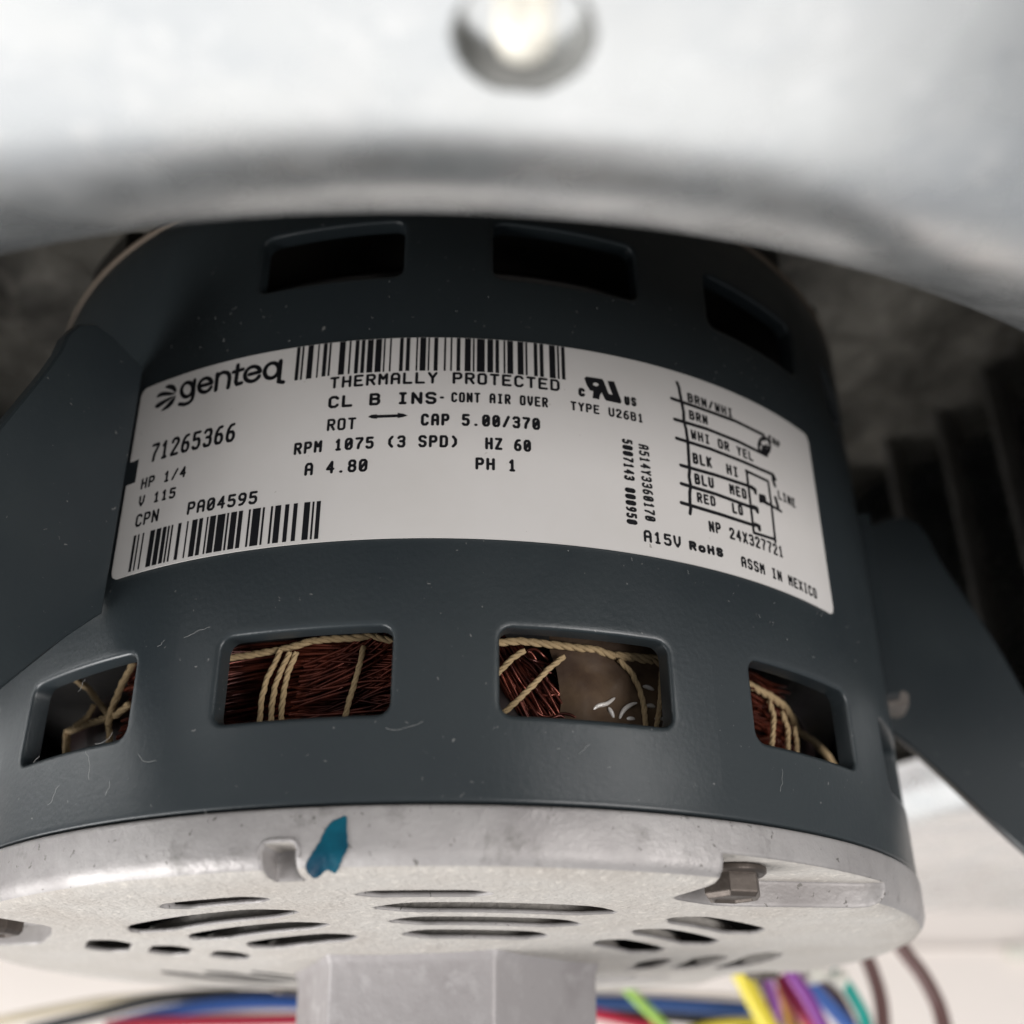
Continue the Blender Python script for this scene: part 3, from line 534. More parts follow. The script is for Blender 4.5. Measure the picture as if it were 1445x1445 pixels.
# ================================================================== cabinet wall behind
V = [(-9, 4.0, -1.6), (9, 4.0, -1.6), (9, 4.0, 0.375), (-9, 4.0, 0.375), (9, 3.985, 0.379), (-9, 3.985, 0.379), (9, 3.985, 0.392), (-9, 3.985, 0.392),
     (9, 4.02, 0.396), (-9, 4.02, 0.396), (9, 4.02, 6), (-9, 4.02, 6)]
F = [(0, 1, 2, 3), (3, 2, 4, 5), (5, 4, 6, 7), (7, 6, 8, 9), (9, 8, 10, 11)]
o = mesh_obj('cabinet_wall', V, F, M['cream'], None, smooth=False)
o['kind'] = 'structure'
# small clip on the wall
V, F = [], []
for z, s in ((0, 1.0), (-0.05, 0.9)):
    for x, y in ((-.07, -.035), (.07, -.035), (.07, .035), (-.07, .035)):
        V.append((3.2 + x * s, 3.995 + z, 0.36 + y * s))
F = [(4, 5, 6, 7), (0, 1, 5, 4), (1, 2, 6, 5), (2, 3, 7, 6), (3, 0, 4, 7)]
tag(mesh_obj('wall_clip', V, F, M['foam'], None, smooth=False), 'small pale square clip on the cream wall at far right', 'clip')

# ================================================================== the motor
motor = thing('blower_motor', 'dark grey green electric motor with white nameplate, vent slots and cast aluminium end', 'electric motor')

# ---- shell with two rows of punched vent slots
NS = 14
PITCH = 2 * PI / NS
SLOT_W = 0.283
A_LOW, A_UP = -0.6790, -0.2390
Z_LOW = (0.1326, 0.2755)
Z_UP = (0.9624, 1.0910)
ZTOP = 1.2341


def build_shell():
    V, F = [], []
    TH, RB = 0.032, 0.0065

    def add(a, z, r):
        V.append(cyl(a, z, r))
        return len(V) - 1

    nx, ny, nc = 14, 6, 4

    def slot_band(zc0, zc1, z0, z1, aoff):
        for s in range(NS):
            ac = aoff + s * PITCH
            if zc0 > 0.5 and s == NS - 1:      # no opening here: plain skin
                cs = [ac - PITCH / 2 + PITCH * q / 16 for q in range(17)]
                lo, hi = [add(a, zc0, 1.0) for a in cs], [add(a, zc1, 1.0) for a in cs]
                F.extend((lo[q], lo[q + 1], hi[q + 1], hi[q]) for q in range(16))
                continue
            x0, x1 = ac - SLOT_W / 2, ac + SLOT_W / 2
            X0, X1 = ac - PITCH / 2, ac + PITCH / 2
            rings = []
            # outer boundary of the cell, matched point by point
            inner = rrect(x0, x1, z0, z1, 0.020, nx, ny, nc)
            outer = []
            for (x, z, side, t) in inner:
                if side == 0: q = (X0 + (X1 - X0) * (0.06 + 0.88 * t), zc0)
                elif side == 1: q = (X1, zc0 + (zc1 - zc0) * (0.06 + 0.88 * t))
                elif side == 2: q = (X1 - (X1 - X0) * (0.06 + 0.88 * t), zc1)
                elif side == 3: q = (X0, zc1 - (zc1 - zc0) * (0.06 + 0.88 * t))
                else:
                    cx, cz = ((X1, zc0), (X1, zc1), (X0, zc1), (X0, zc0))[side - 4]
                    sx, sz = (X1 - X0) * 0.06, (zc1 - zc0) * 0.06
                    if side == 4: q = (cx - sx * max(0, 1 - 2 * t), cz + sz * max(0, 2 * t - 1))
                    elif side == 5: q = (cx - sx * max(0, 2 * t - 1), cz - sz * max(0, 1 - 2 * t))
                    elif side == 6: q = (cx + sx * max(0, 1 - 2 * t), cz - sz * max(0, 2 * t - 1))
                    else: q = (cx + sx * max(0, 2 * t - 1), cz + sz * max(0, 1 - 2 * t))
                outer.append(q)
            rings.append([add(a, z, 1.0) for a, z in outer])
            # blend rings on the skin, then the rolled lip and the wall of the punched edge
            for g, off, rr in ((0.55, 0, 1.0), (None, 0.016, 1.0), (None, 0.0095, 1.0), (None, RB * 0.62, 1 - RB * 0.07), (None, RB * 0.29, 1 - RB * 0.29),
                               (None, RB * 0.07, 1 - RB * 0.62), (None, 0.0, 1 - RB), (None, 0.0, 1 - TH)):
                lp = rrect(x0 - off, x1 + off, z0 - off, z1 + off, 0.020 + off, nx, ny, nc)
                if g is not None:
                    lp2 = rrect(x0 - 0.016, x1 + 0.016, z0 - 0.016, z1 + 0.016, 0.036, nx, ny, nc)
                    rings.append([add(u[0] * (1 - g) + o_[0] * g, u[1] * (1 - g) + o_[1] * g, rr) for u, o_ in zip(lp2, outer)])
                else:
                    rings.append([add(u[0], u[1], rr) for u in lp])
            n = len(inner)
            for ra, rb in zip(rings[:-1], rings[1:]):
                for i in range(n):
                    j = (i + 1) % n
                    F.append((ra[i], ra[j], rb[j], rb[i]))

    def plain(zs, r=1.0, n=NS * 16):
        rows = []
        for z, rr in zs:
            rows.append([add(2 * PI * i / n, z, rr) for i in range(n)])
        for ra, rb in zip(rows[:-1], rows[1:]):
            for i in range(n):
                j = (i + 1) % n
                F.append((ra[i], ra[j], rb[j], rb[i]))

    slot_band(0.045, 0.355, Z_LOW[0], Z_LOW[1], A_LOW)
    slot_band(0.885, 1.165, Z_UP[0], Z_UP[1], A_UP)
    plain([(0.0, 0.966), (0.0, 0.993), (0.0012, 0.9975), (0.003, 0.9993), (0.006, 1.0), (0.012, 1.0), (0.045, 1.0)])
    plain([(0.355, 1.0), (0.885, 1.0)])
    plain([(1.165, 1.0), (ZTOP - 0.012, 1.0), (ZTOP - 0.004, 0.997), (ZTOP, 0.990)])
    # inner skin
    o = mesh_obj('shell', V, F, M['paint'], motor, angle=35)
    return o


shell = build_shell()
V, F = lathe([(0.966, 0.0), (0.966, 0.11)], 150)
mesh_obj('shell_liner', V, F, M['steel_dark'], motor)
V, F = lathe([(0.9975, ZTOP - 0.004), (1.001, ZTOP + 0.002), (1.001, ZTOP + 0.009), (0.990, ZTOP + 0.012), (0.966, ZTOP + 0.006), (0.966, ZTOP - 0.02)], 180)
mesh_obj('rim_edge', V, F, M['paint_edge'], motor)

# ---- far end frame with lugs
prof = [(0.3, ZTOP + 0.14), (0.86, ZTOP + 0.14), (0.935, ZTOP + 0.115), (0.962, ZTOP + 0.08), (0.965, ZTOP - 0.02), (0.3, ZTOP - 0.02)]
V, F = lathe(prof, 140, closed=True)
far = mesh_obj('far_end_frame', V, F, M['end_dark'], motor, angle=40)
for ac in (-75, -52, 42, 66, 140, 215):
    a = math.radians(ac)
    w = 0.09
    P = [(0.95, ZTOP + 0.012), (0.985, ZTOP + 0.012), (0.988, ZTOP + 0.085), (0.95, ZTOP + 0.11)]
    V, F = lathe(P, 8, a - w, a + w, closed=True)
    mesh_obj('end_lug', V, F, M['end_dark'], far, angle=40)

# ---- stator core and coil bodies inside
V, F = lathe([(0.55, 0.40), (0.955, 0.40), (0.955, 0.86), (0.55, 0.86)], 120, closed=True)
mesh_obj('stator_core', V, F, M['steel_dark'], motor, angle=40)


def coil_body(z0, z1):
    V, F = [], []
    n, k = 150, 14
    for i in range(n):
        a = 2 * PI * i / n
        for q in range(k):
            t = 2 * PI * q / k
            zc, h, rc, w = (z0 + z1) / 2, (z1 - z0) / 2, 0.74, 0.105
            nz = 0.012 * noise.noise(Vector((math.sin(a) * 6, math.cos(a) * 6, t)))
            c, s = math.cos(t), math.sin(t)
            V.append(cyl(a, zc + h * (abs(s) ** 0.6) * (1 if s > 0 else -1), rc + (w + nz) * (abs(c) ** 0.6) * (1 if c > 0 else -1)))
    for i in range(n):
        j = (i + 1) % n
        for q in range(k):
            q2 = (q + 1) % k
            F.append((i * k + q, j * k + q, j * k + q2, i * k + q2))
    return V, F


V, F = coil_body(0.055, 0.345)
coil = mesh_obj('winding', V, F, M['coil_dark'], motor)
V, F = lathe([(0.87, 1.022), (0.915, 1.012), (0.918, 1.036), (0.87, 1.052)], 120, closed=True)
mesh_obj('coil_band', V, F, M['band'], motor, angle=40)
V, F = coil_body(0.90, 1.14)
coil_up = mesh_obj('winding', V, F, M['coil_dark'], motor)


def wires_on(a0, a1, count, zfun, rbase, wr, seed, jitter=0.02, n=22):
    """bundle of wires: zfun(u, t) -> (azimuth, height) for wire u in 0..1 along t in 0..1"""
    rng = random.Random(seed)
    V, F = [], []
    for i in range(count):
        u = (i + rng.random()) / count
        ph, am = rng.random() * 6.28, jitter * (0.3 + rng.random())
        fr = 1.5 + 2.5 * rng.random()
        rb = rbase + rng.uniform(-0.016, 0.012)
        pts = []
        for k in range(n):
            t = k / (n - 1)
            a, z = zfun(u, t)
            z += am * math.sin(ph + fr * t * 3.0)
            r = rb + 0.010 * math.sin(ph * 2 + t * 5)
            edge = (z - 0.20) / 0.16
            r -= 0.07 * max(0.0, abs(edge) - 0.7)
            pts.append(cyl(a, z, r))
        tube(pts, wr, 6, None, V, F, caps=False)
    return V, F


LOW0, LOW1 = 0.07, 0.335
sets = []
# long wires running round the coil
sets.append(wires_on(0, 0, 190, lambda u, t: (-0.74 + 0.72 * t, LOW0 + (LOW1 - LOW0) * u + 0.015 * math.sin(3 * t + 9 * u)), 0.855, 0.0030, 3, 0.006, 30))
sets.append(wires_on(0, 0, 110, lambda u, t: (0.55 + 0.30 * t, LOW0 + (LOW1 - LOW0) * u), 0.855, 0.0028, 4, 0.010, 30))
# fans that lift out of the bundle right of the first lacing in the second opening
sets.append(wires_on(0, 0, 42, lambda u, t: (-0.30 + 0.22 * t + 0.02 * u, 0.15 + 0.12 * u + (0.02 + 0.10 * u) * t * t + 0.02 * t), 0.868, 0.0028, 5, 0.004))
sets.append(wires_on(0, 0, 20, lambda u, t: (-0.30 + 0.24 * t, 0.235 - 0.10 * u - 0.03 * t + 0.035 * t * t), 0.871, 0.0028, 6, 0.005))
# steep fan in the third opening
sets.append(wires_on(0, 0, 60, lambda u, t: (0.03 + 0.10 * u + 0.13 * t, 0.345 - 0.04 * u - (0.20 - 0.06 * u) * t), 0.852, 0.0028, 8, 0.005))
sets.append(wires_on(0, 0, 16, lambda u, t: (0.15 + 0.09 * t, 0.16 + 0.13 * u - 0.012 * t), 0.860, 0.0028, 9, 0.008))
V, F = [], []
for v, f in sets:
    b = len(V)
    V += v
    F += [tuple(q + b for q in fc) for fc in f]
o = mesh_obj('copper_wires', V, F, M['copper'], coil)
o['kind'] = 'stuff'
v, f = wires_on(0, 0, 40, lambda u, t: (-1.4 + 2.8 * t, 0.92 + 0.20 * u), 0.86, 0.004, 12, 0.012, 60)
o = mesh_obj('copper_wires', v, f, M['copper'], coil_up)
o['kind'] = 'stuff'

# insulation paper between coils
c0 = [Vector(p) for p in PAPER]
tri = tessellate_polygon([[Vector((p[0], p[1], 0)) for p in PAPER]])
bm = bmesh.new()
NA, NZ = 40, 24
amin, amax = min(p[0] for p in PAPER), max(p[0] for p in PAPER)
zmin, zmax = min(p[1] for p in PAPER), max(p[1] for p in PAPER)
grid = {}
V, F = [], []
left = sorted([(z, a) for a, z in PAPER[:5]])


def left_edge(z):
    for (z0, a0), (z1, a1) in zip(left[:-1], left[1:]):
        if z0 <= z <= z1:
            return a0 + (a1 - a0) * (z - z0) / max(1e-6, z1 - z0)
    return left[0][1] if z < left[0][0] else left[-1][1]


for j in range(NZ + 1):
    z = 0.10 + 0.225 * j / NZ
    l = left_edge(z)
    for i in range(NA + 1):
        t = i / NA
        a = l + (0.60 - l) * t
        r = 0.873 + 0.010 * noise.noise(Vector((a * 18, z * 22, 2.0))) + 0.006 * noise.noise(Vector((a * 50, z * 60, 5.0))) * min(1, t * 2) + 0.012 * math.sin(min(1, t * 6) * PI / 2)
        V.append(cyl(a, z, r - 0.02 * max(0, t - 0.8)))
for j in range(NZ):
    for i in range(NA):
        q = j * (NA + 1) + i
        F.append((q, q + 1, q + NA + 2, q + NA + 1))
bm.free()
mesh_obj('insulation_paper', V, F, M['paper'], coil)
# glossy varnish highlights put into pale colour, on the paper at the right of the third opening
rngv = random.Random(5)
s_ = .2076
for run in VARNISH_GLINTS:
    pts = smooth_path([cyl(a, z, 0.884) for a, z in run], 14)
    V, F = tube(pts, 0.0030, 8, lambda t: 0.35 + 1.0 * math.sin(PI * min(1, max(0, t))) ** 0.6)
    mesh_obj('varnish_highlight', V, F, M['varnish_glint'], coil)

# ---- lacing cords: two twisted strands each
for R, w, pts in CORDS:
    P = smooth_path([cyl(a, z, R) for a, z in pts], max(24, int(len(pts) * 3)))
    V, F = [], []
    L = 0.0
    tot = sum((b - a).length for a, b in zip(P[:-1], P[1:]))
    n = max(40, int(tot / 0.004))
    P = smooth_path(P, n)
    for ph in (0.0, 2 * PI / 3, 4 * PI / 3):
        q = []
        for i in range(n):
            T = (P[min(i + 1, n - 1)] - P[max(i - 1, 0)]).normalized()
            out = Vector((P[i].x, P[i].y, 0)).normalized()
            u = (out - T * out.dot(T)).normalized()
            v = T.cross(u)
            t = tot * i / n / (w * 5.0) * 2 * PI + ph
            q.append(P[i] + (u * math.cos(t) + v * math.sin(t)) * w * 0.26 + v * 0.0012 * noise.noise(Vector((i * 0.11, ph, R * 50))))
        tube(q, w * 0.36, 7, None, V, F)
    mesh_obj('lacing_cord', V, F, M['cord'], coil)

# ---- nameplate film
LZ0, LZ1, LA0, LA1 = 0.4240, 0.8185, -0.6275, 0.8000
RLAB = 1.0018
V, F = [], []
cr = 0.016
cols = []
n = 150
for i in range(n + 1):
    cols.append(LA0 + (LA1 - LA0) * i / n)
cols = sorted(set(cols + [LA0 + cr * k / 5 for k in range(6)] + [LA1 - cr * k / 5 for k in range(6)] + [LA0 + 0.0235, LA0 + 0.0238]))
NOT0, NOT1 = 0.612, 0.662


def zlim(a):
    d = min(a - LA0, LA1 - a)
    if d < cr:
        e = cr - math.sqrt(max(0, cr * cr - (cr - d) ** 2))
    else:
        e = 0
    return LZ0 + e, LZ1 - e


rows = 7


def span(a, b, f0, f1):
    idx = []
    for c in (a, b):
        lo, hi = f0(c), f1(c)
        col = []
        for q in range(rows):
            V.append(cyl(c, lo + (hi - lo) * q / (rows - 1), RLAB))
            col.append(len(V) - 1)
        idx.append(col)
    for q in range(rows - 1):
        F.append((idx[0][q], idx[1][q], idx[1][q + 1], idx[0][q + 1]))


for a, b in zip(cols[:-1], cols[1:]):
    if b <= LA0 + 0.0236:
        span(a, b, lambda c: zlim(c)[0], lambda c: NOT0)
        span(a, b, lambda c: NOT1, lambda c: zlim(c)[1])
    else:
        span(a, b, lambda c: zlim(c)[0], lambda c: zlim(c)[1])
plate_l = mesh_obj('nameplate', V, F, M['label'], motor)
bm = bmesh.new()
bm.from_mesh(plate_l.data)
bmesh.ops.remove_doubles(bm, verts=bm.verts, dist=1e-7)
bmesh.ops.recalc_face_normals(bm, faces=bm.faces)
for f in bm.faces:
    c = f.calc_center_median()
    if f.normal.dot(Vector((c.x, c.y, 0))) < 0:
        f.normal_flip()
ge = bmesh.ops.extrude_face_region(bm, geom=list(bm.faces))
vs = [g for g in ge['geom'] if isinstance(g, bmesh.types.BMVert)]
for v in vs:
    d = Vector((v.co.x, v.co.y, 0)).normalized()
    v.co += d * 0.0022 * S
bm.to_mesh(plate_l.data)
bm.free()
plate_l.data.polygons.foreach_set('use_smooth', [True] * len(plate_l.data.polygons))
plate_l.data.set_sharp_from_angle(angle=math.radians(40))
RINK = RLAB + 0.0022 + 0.0004

# ---- lettering: single-line printer face, drawn on a 4 x 6 grid
GL = {
    '0': [[(1, 0), (3, 0), (4, 1), (4, 5), (3, 6), (1, 6), (0, 5), (0, 1), (1, 0)], [(0.3, 1), (3.7, 5)]],
    '1': [[(0.8, 4.8), (2, 6), (2, 0)], [(0.9, 0), (3.1, 0)]],
    '2': [[(0, 4.8), (0.3, 5.6), (1, 6), (3, 6), (4, 5.2), (4, 4.2), (0, 0.4), (0, 0), (4, 0)]],
    '3': [[(0, 5.2), (0.8, 6), (3.2, 6), (4, 5.2), (4, 4), (3.2, 3.2), (1.4, 3.2)], [(3.2, 3.2), (4, 2.4), (4, 0.9), (3.2, 0), (0.8, 0), (0, 0.8)]],
    '4': [[(3, 0), (3, 6), (0, 2), (4, 2)]],
    '5': [[(3.9, 6), (0.3, 6), (0.2, 3.4), (3, 3.6), (4, 2.7), (4, 1), (3, 0), (0.8, 0), (0, 0.7)]],
    '6': [[(3.5, 6), (1.8, 5.8), (0.5, 4.4), (0, 2.6), (0, 1), (1, 0), (3, 0), (4, 1), (4, 2.3), (3, 3.3), (1, 3.3), (0.1, 2.5)]],
    '7': [[(0, 6), (4, 6), (4, 5.2), (1.8, 2.4), (1.4, 0)]],
    '8': [[(1, 3.2), (0.2, 4), (0.2, 5.2), (1, 6), (3, 6), (3.8, 5.2), (3.8, 4), (3, 3.2), (1, 3.2), (0, 2.3), (0, 0.9), (1, 0), (3, 0), (4, 0.9), (4, 2.3), (3, 3.2)]],
    '9': [[(0.5, 0), (2.2, 0.2), (3.5, 1.6), (4, 3.4), (4, 5), (3, 6), (1, 6), (0, 5), (0, 3.7), (1, 2.7), (3, 2.7), (3.9, 3.5)]],
    'A': [[(0, 0), (0, 4.8), (0.9, 6), (3.1, 6), (4, 4.8), (4, 0)], [(0, 2.7), (4, 2.7)]],
    'B': [[(0, 0), (0, 6), (3, 6), (3.8, 5.3), (3.8, 4), (3, 3.2), (0, 3.2)], [(3, 3.2), (4, 2.4), (4, 0.9), (3.1, 0), (0, 0)]],
    'C': [[(4, 5), (3, 6), (1, 6), (0, 5), (0, 1), (1, 0), (3, 0), (4, 1)]],
    'D': [[(0, 0), (0, 6), (3, 6), (4, 5), (4, 1), (3, 0), (0, 0)]],
    'E': [[(4, 6), (0, 6), (0, 0), (4, 0)], [(0, 3.1), (3.2, 3.1)]],
    'H': [[(0, 0), (0, 6)], [(4, 0), (4, 6)], [(0, 3.1), (4, 3.1)]],
    'I': [[(0.8, 6), (3.2, 6)], [(2, 6), (2, 0)], [(0.8, 0), (3.2, 0)]],
    'K': [[(0, 0), (0, 6)], [(4, 6), (0.3, 2.6)], [(1.4, 3.6), (4, 0)]],
    'L': [[(0, 6), (0, 0), (4, 0)]],
    'M': [[(0, 0), (0, 6), (2, 3), (4, 6), (4, 0)]],
    'N': [[(0, 0), (0, 6), (4, 0), (4, 6)]],
    'O': [[(0.7, 0), (3.3, 0), (4, 0.8), (4, 5.2), (3.3, 6), (0.7, 6), (0, 5.2), (0, 0.8), (0.7, 0)]],
    'P': [[(0, 0), (0, 6), (3.1, 6), (4, 5.2), (4, 3.6), (3.1, 2.8), (0, 2.8)]],
    'R': [[(0, 0), (0, 6), (3.1, 6), (4, 5.2), (4, 3.8), (3.1, 3), (0, 3)], [(2, 3), (4, 0)]],
    'S': [[(4, 5.2), (3.1, 6), (0.9, 6), (0, 5.2), (0, 4), (0.9, 3.2), (3.1, 2.9), (4, 2.1), (4, 0.9), (3.1, 0), (0.9, 0), (0, 0.9)]],
    'T': [[(0, 6), (4, 6)], [(2, 6), (2, 0)]],
    'U': [[(0, 6), (0, 1), (1, 0), (3, 0), (4, 1), (4, 6)]],
    'V': [[(0, 6), (0.3, 2.2), (2, 0), (3.7, 2.2), (4, 6)]],
    'W': [[(0, 6), (0.5, 0), (2, 3.4), (3.5, 0), (4, 6)]],
    'X': [[(0, 0), (4, 6)], [(0, 6), (4, 0)]],
    'Y': [[(0, 6), (2, 3), (4, 6)], [(2, 3), (2, 0)]],
    'Z': [[(0, 6), (4, 6), (0, 0), (4, 0)]],
    'o': [[(1, 0), (3, 0), (4, 1), (4, 3), (3, 4), (1, 4), (0, 3), (0, 1), (1, 0)]],
    '.': [[(1.8, 0.1), (2.2, 0.1)]],
    '/': [[(0.2, 0), (3.8, 6)]],
    '-': [[(0.3, 3), (3.7, 3)]],
    '(': [[(3, 6), (1.2, 4.3), (1.2, 1.7), (3, 0)]],
    ')': [[(1, 6), (2.8, 4.3), (2.8, 1.7), (1, 0)]],
}


def ribbon(pts, w, V, F, r=None, sides=8):
    """flat ink stroke of width w along (azimuth, z) points with round ends and joints"""
    r = r or RINK
    P = [Vector(p) for p in pts]
    h = w / 2
    for a, b in zip(P[:-1], P[1:]):
        d = b - a
        if d.length < 1e-7:
            continue
        n = Vector((-d.y, d.x)).normalized() * h
        k = len(V)
        for q in (a + n, a - n, b - n, b + n):
            V.append(cyl(q.x, q.y, r))
        F.append((k, k + 1, k + 2, k + 3))
    for p in P:
        k = len(V)
        V.append(cyl(p.x, p.y, r + 0.00004))
        for i in range(sides):
            t = 2 * PI * i / sides
            V.append(cyl(p.x + h * math.cos(t), p.y + h * math.sin(t), r + 0.00004))
        for i in range(sides):
            F.append((k, k + 1 + i, k + 1 + (i + 1) % sides))


for s, a0, z0, a1, z1, h, bold, rot in TEXTS:
    V, F = [], []
    d = Vector((a1 - a0, z1 - z0))
    n = len(s)
    if n == 1:
        cw = d.length
        pitch = 0
    else:
        pitch = d.length / (n - 1 + 0.80)
        cw = pitch * 0.80
    u = d.normalized()
    up = Vector((0, 1)) if not rot else Vector((1, 0))
    w = 0.0045 * bold
    if h < 0.0215 and bold < 1.3:
        w = 0.0041 * bold
    for i, ch in enumerate(s):
        if ch == ' ':
            continue
        for stroke in GL[ch]:
            pts = []
            for gx_, gy_ in stroke:
                p = Vector((a0, z0)) + u * (i * pitch + w / 2 + (cw - w) * gx_ / 4) + up * (w / 2 + (h - w) * gy_ / 6)
                pts.append((p.x, p.y))
            ribbon(pts, w, V, F)
    mesh_obj('lettering', V, F, M['ink'], plate_l, smooth=False)

V, F = [], []
for w, pts in DIAGRAM:
    V, F = [], []
    ribbon(pts, w * 1.4, V, F)
    mesh_obj('wiring_line', V, F, M['ink'], plate_l, smooth=False)
V, F = [], []
for w, pts in LOGO_STROKES:
    ribbon(pts, w * 0.92, V, F)
mesh_obj('maker_lettering', V, F, M['ink'], plate_l, smooth=False)


def fill(poly, holes=()):
    loops = [[Vector((a, z, 0)) for a, z in poly]] + [[Vector((a, z, 0)) for a, z in h] for h in holes]
    flat = [p for l in loops for p in l]
    V = [cyl(p.x, p.y, RINK) for p in flat]
    return V, [tuple(t) for t in tessellate_polygon(loops)]


for k, poly in enumerate(FILLS):
    V, F = fill(poly)
    mesh_obj('leaf_emblem' if k < 4 else 'arrow_head', V, F, M['ink'], plate_l, smooth=False)
V, F = fill(MARK_OUTER, [MARK_HOLE])
mesh_obj('approval_mark', V, F, M['ink'], plate_l, smooth=False)
for bars, z0, z1 in ((BARCODE_TOP, 0.7465, LZ1 - 0.0008), (BARCODE_LOW, 0.4295, 0.4992)):
    V, F = [], []
    for a, b in bars:
        k = len(V)
        zz0 = z0 if not (bars is BARCODE_TOP and -0.24 < a < 0.19) else 0.7475
        for q in ((a, zz0), (b, zz0), (b, z1), (a, z1)):
            V.append(cyl(q[0], q[1], RINK))
        F.append((k, k + 1, k + 2, k + 3))
    mesh_obj('barcode', V, F, M['ink'], plate_l, smooth=False)

# ---- near end frame: cast aluminium cup with louvred face, bolt pockets and notch
ZF = -0.0955
prof = [(0.0, ZF - 0.030), (0.30, ZF - 0.028), (0.48, ZF - 0.012), (0.75, ZF - 0.002), (0.955, ZF), (0.975, ZF + 0.002), (0.990, ZF + 0.008), (0.999, ZF + 0.018), (1.003, ZF + 0.03),
        (1.004, -0.010), (1.0025, -0.004), (0.994, -0.0022), (0.93, -0.0022), (0.93, ZF + 0.05), (0.805, ZF + 0.05), (0.80, ZF + 0.006), (0.75, ZF + 0.0045), (0.48, ZF - 0.0055), (0.30, ZF - 0.019), (0.0, ZF - 0.020)]
n = 220
V, F = [], []
k = len(prof) - 2
V.append((0, 0, prof[0][1]))
V.append((0, 0, prof[-1][1]))
for i in range(n):
    a = 2 * PI * i / n
    for r, z in prof[1:-1]:
        V.append(cyl(a, z, r))
for i in range(n):
    j = (i + 1) % n
    F.append((0, 2 + i * k, 2 + j * k))
    F.append((1, 2 + j * k + k - 1, 2 + i * k + k - 1))
    for q in range(k - 1):
        F.append((2 + i * k + q, 2 + i * k + q + 1, 2 + j * k + q + 1, 2 + j * k + q))
endb = mesh_obj('end_frame', V, F, None, motor)
fix_normals(endb)


def prism(poly, z0, z1, V, F):
    k = len(V)
    n = len(poly)
    for z in (z0, z1):
        for x, y in poly:
            V.append((x, y, z))
    F.append(tuple(k + i for i in range(n)))
    F.append(tuple(k + n + i for i in reversed(range(n))))
    for i in range(n):
        j = (i + 1) % n
        F.append((k + i, k + j, k + n + j, k + n + i)[::-1])


def pol(r, deg):
    a = math.radians(deg)
    return (r * math.sin(a), -r * math.cos(a))


CV, CF = [], []


def slot_cut(r0, r1, d0, d1):
    """curved slot with pointed, rounded ends"""
    m = 18
    outer, inner = [], []
    rc, hw = (r0 + r1) / 2, (r1 - r0) / 2
    for i in range(m + 1):
        t = i / m
        e = min(1.0, 4.5 * min(t, 1 - t) + 0.12)
        e = math.sin(e * PI / 2)
        outer.append(pol(rc + hw * e, d0 + (d1 - d0) * t))
        inner.append(pol(rc - hw * e, d0 + (d1 - d0) * t))
    prism(outer + inner[::-1], ZF - 0.1, ZF + 0.12, CV, CF)


RR = [(0.420, 0.496), (0.539, 0.619), (0.656, 0.740), (0.786, 0.846)]
for c in range(8):
    cen = 7.5 + 45 * c
    for q, (r0, r1) in enumerate(RR):
        d0, d1 = cen - 17, cen + 17
        if q == 3:
            if c == 0: d0, d1 = -9.8, 5.2
            elif c == 7: d0, d1 = -34.5, -19.8
            else: continue
        if c == 6: d0, d1 = -80, -65
        if c == 2 and q < 3: d0, d1 = 83, 110
        if c == 1: d0, d1 = (39.5, 69) if q == 0 else (37, 65) if q == 1 else (34.3, 57.6)
        slot_cut(r0, r1, d0, d1)
V, F = CV, CF
cut = mesh_obj('cutter', V, F, None, None, smooth=False)
fix_normals(cut)
apply_bool(endb, cut)

# bolt pockets and the small notch
V, F = [], []


def rounded(poly, r, m=5):
    out = []
    n = len(poly)
    for i in range(n):
        p0, p1, p2 = Vector(poly[i - 1]), Vector(poly[i]), Vector(poly[(i + 1) % n])
        a, b = (p0 - p1), (p2 - p1)
        t = min(r, a.length * 0.45, b.length * 0.45)
        s, e = p1 + a.normalized() * t, p1 + b.normalized() * t
        for k in range(m + 1):
            f = k / m
            out.append(tuple((1 - f) ** 2 * s + 2 * f * (1 - f) * p1 + f * f * e))
    return out


prism(rounded([pol(1.10, 24.3), pol(0.845, 25.0), pol(0.825, 33), pol(0.985, 48.2), pol(1.10, 49.5)], 0.03), ZF - 0.2, -0.054, V, F)
prism(rounded([pol(1.15, -50), pol(0.84, -56.6), pol(0.815, -64), pol(0.825, -75), pol(0.92, -78), pol(1.15, -80)], 0.03), ZF - 0.2, -0.054, V, F)
prism(rounded([pol(1.10, 112), pol(0.845, 113), pol(0.825, 121), pol(0.985, 136), pol(1.10, 137)], 0.03), ZF - 0.2, -0.054, V, F)
prism(rounded([pol(1.10, 202), pol(0.845, 203), pol(0.825, 211), pol(0.985, 226), pol(1.10, 227)], 0.03), ZF - 0.2, -0.054, V, F)
cut = mesh_obj('cutter', V, F, None, None, smooth=False)
fix_normals(cut)
apply_bool(endb, cut)
# notch: rounded-top pocket in the rim, open at the bottom edge
V, F = [], []
a0_, a1_ = math.radians(-15.3), math.radians(-12.3)
lp = [(a0_ + 0.002, -0.16), (a0_, -0.062), (a0_ + 0.004, -0.055), (a0_ + 0.010, -0.0525), (a1_ - 0.010, -0.0525), (a1_ - 0.004, -0.055), (a1_, -0.062), (a1_ - 0.002, -0.16)]
for r in (0.940, 1.05):
    for a, z in lp:
        V.append(cyl(a, z, r))
m_ = len(lp)
F.append(tuple(range(m_)))
F.append(tuple(m_ + i for i in reversed(range(m_))))
for i in range(m_):
    j = (i + 1) % m_
    F.append((i, m_ + i, m_ + j, j))
cut = mesh_obj('cutter', V, F, None, None, smooth=False)
fix_normals(cut)
apply_bool(endb, cut)
me = endb.data
me.materials.clear()
me.materials.append(M['alu'])
me.materials.append(M['alu_dusty'])
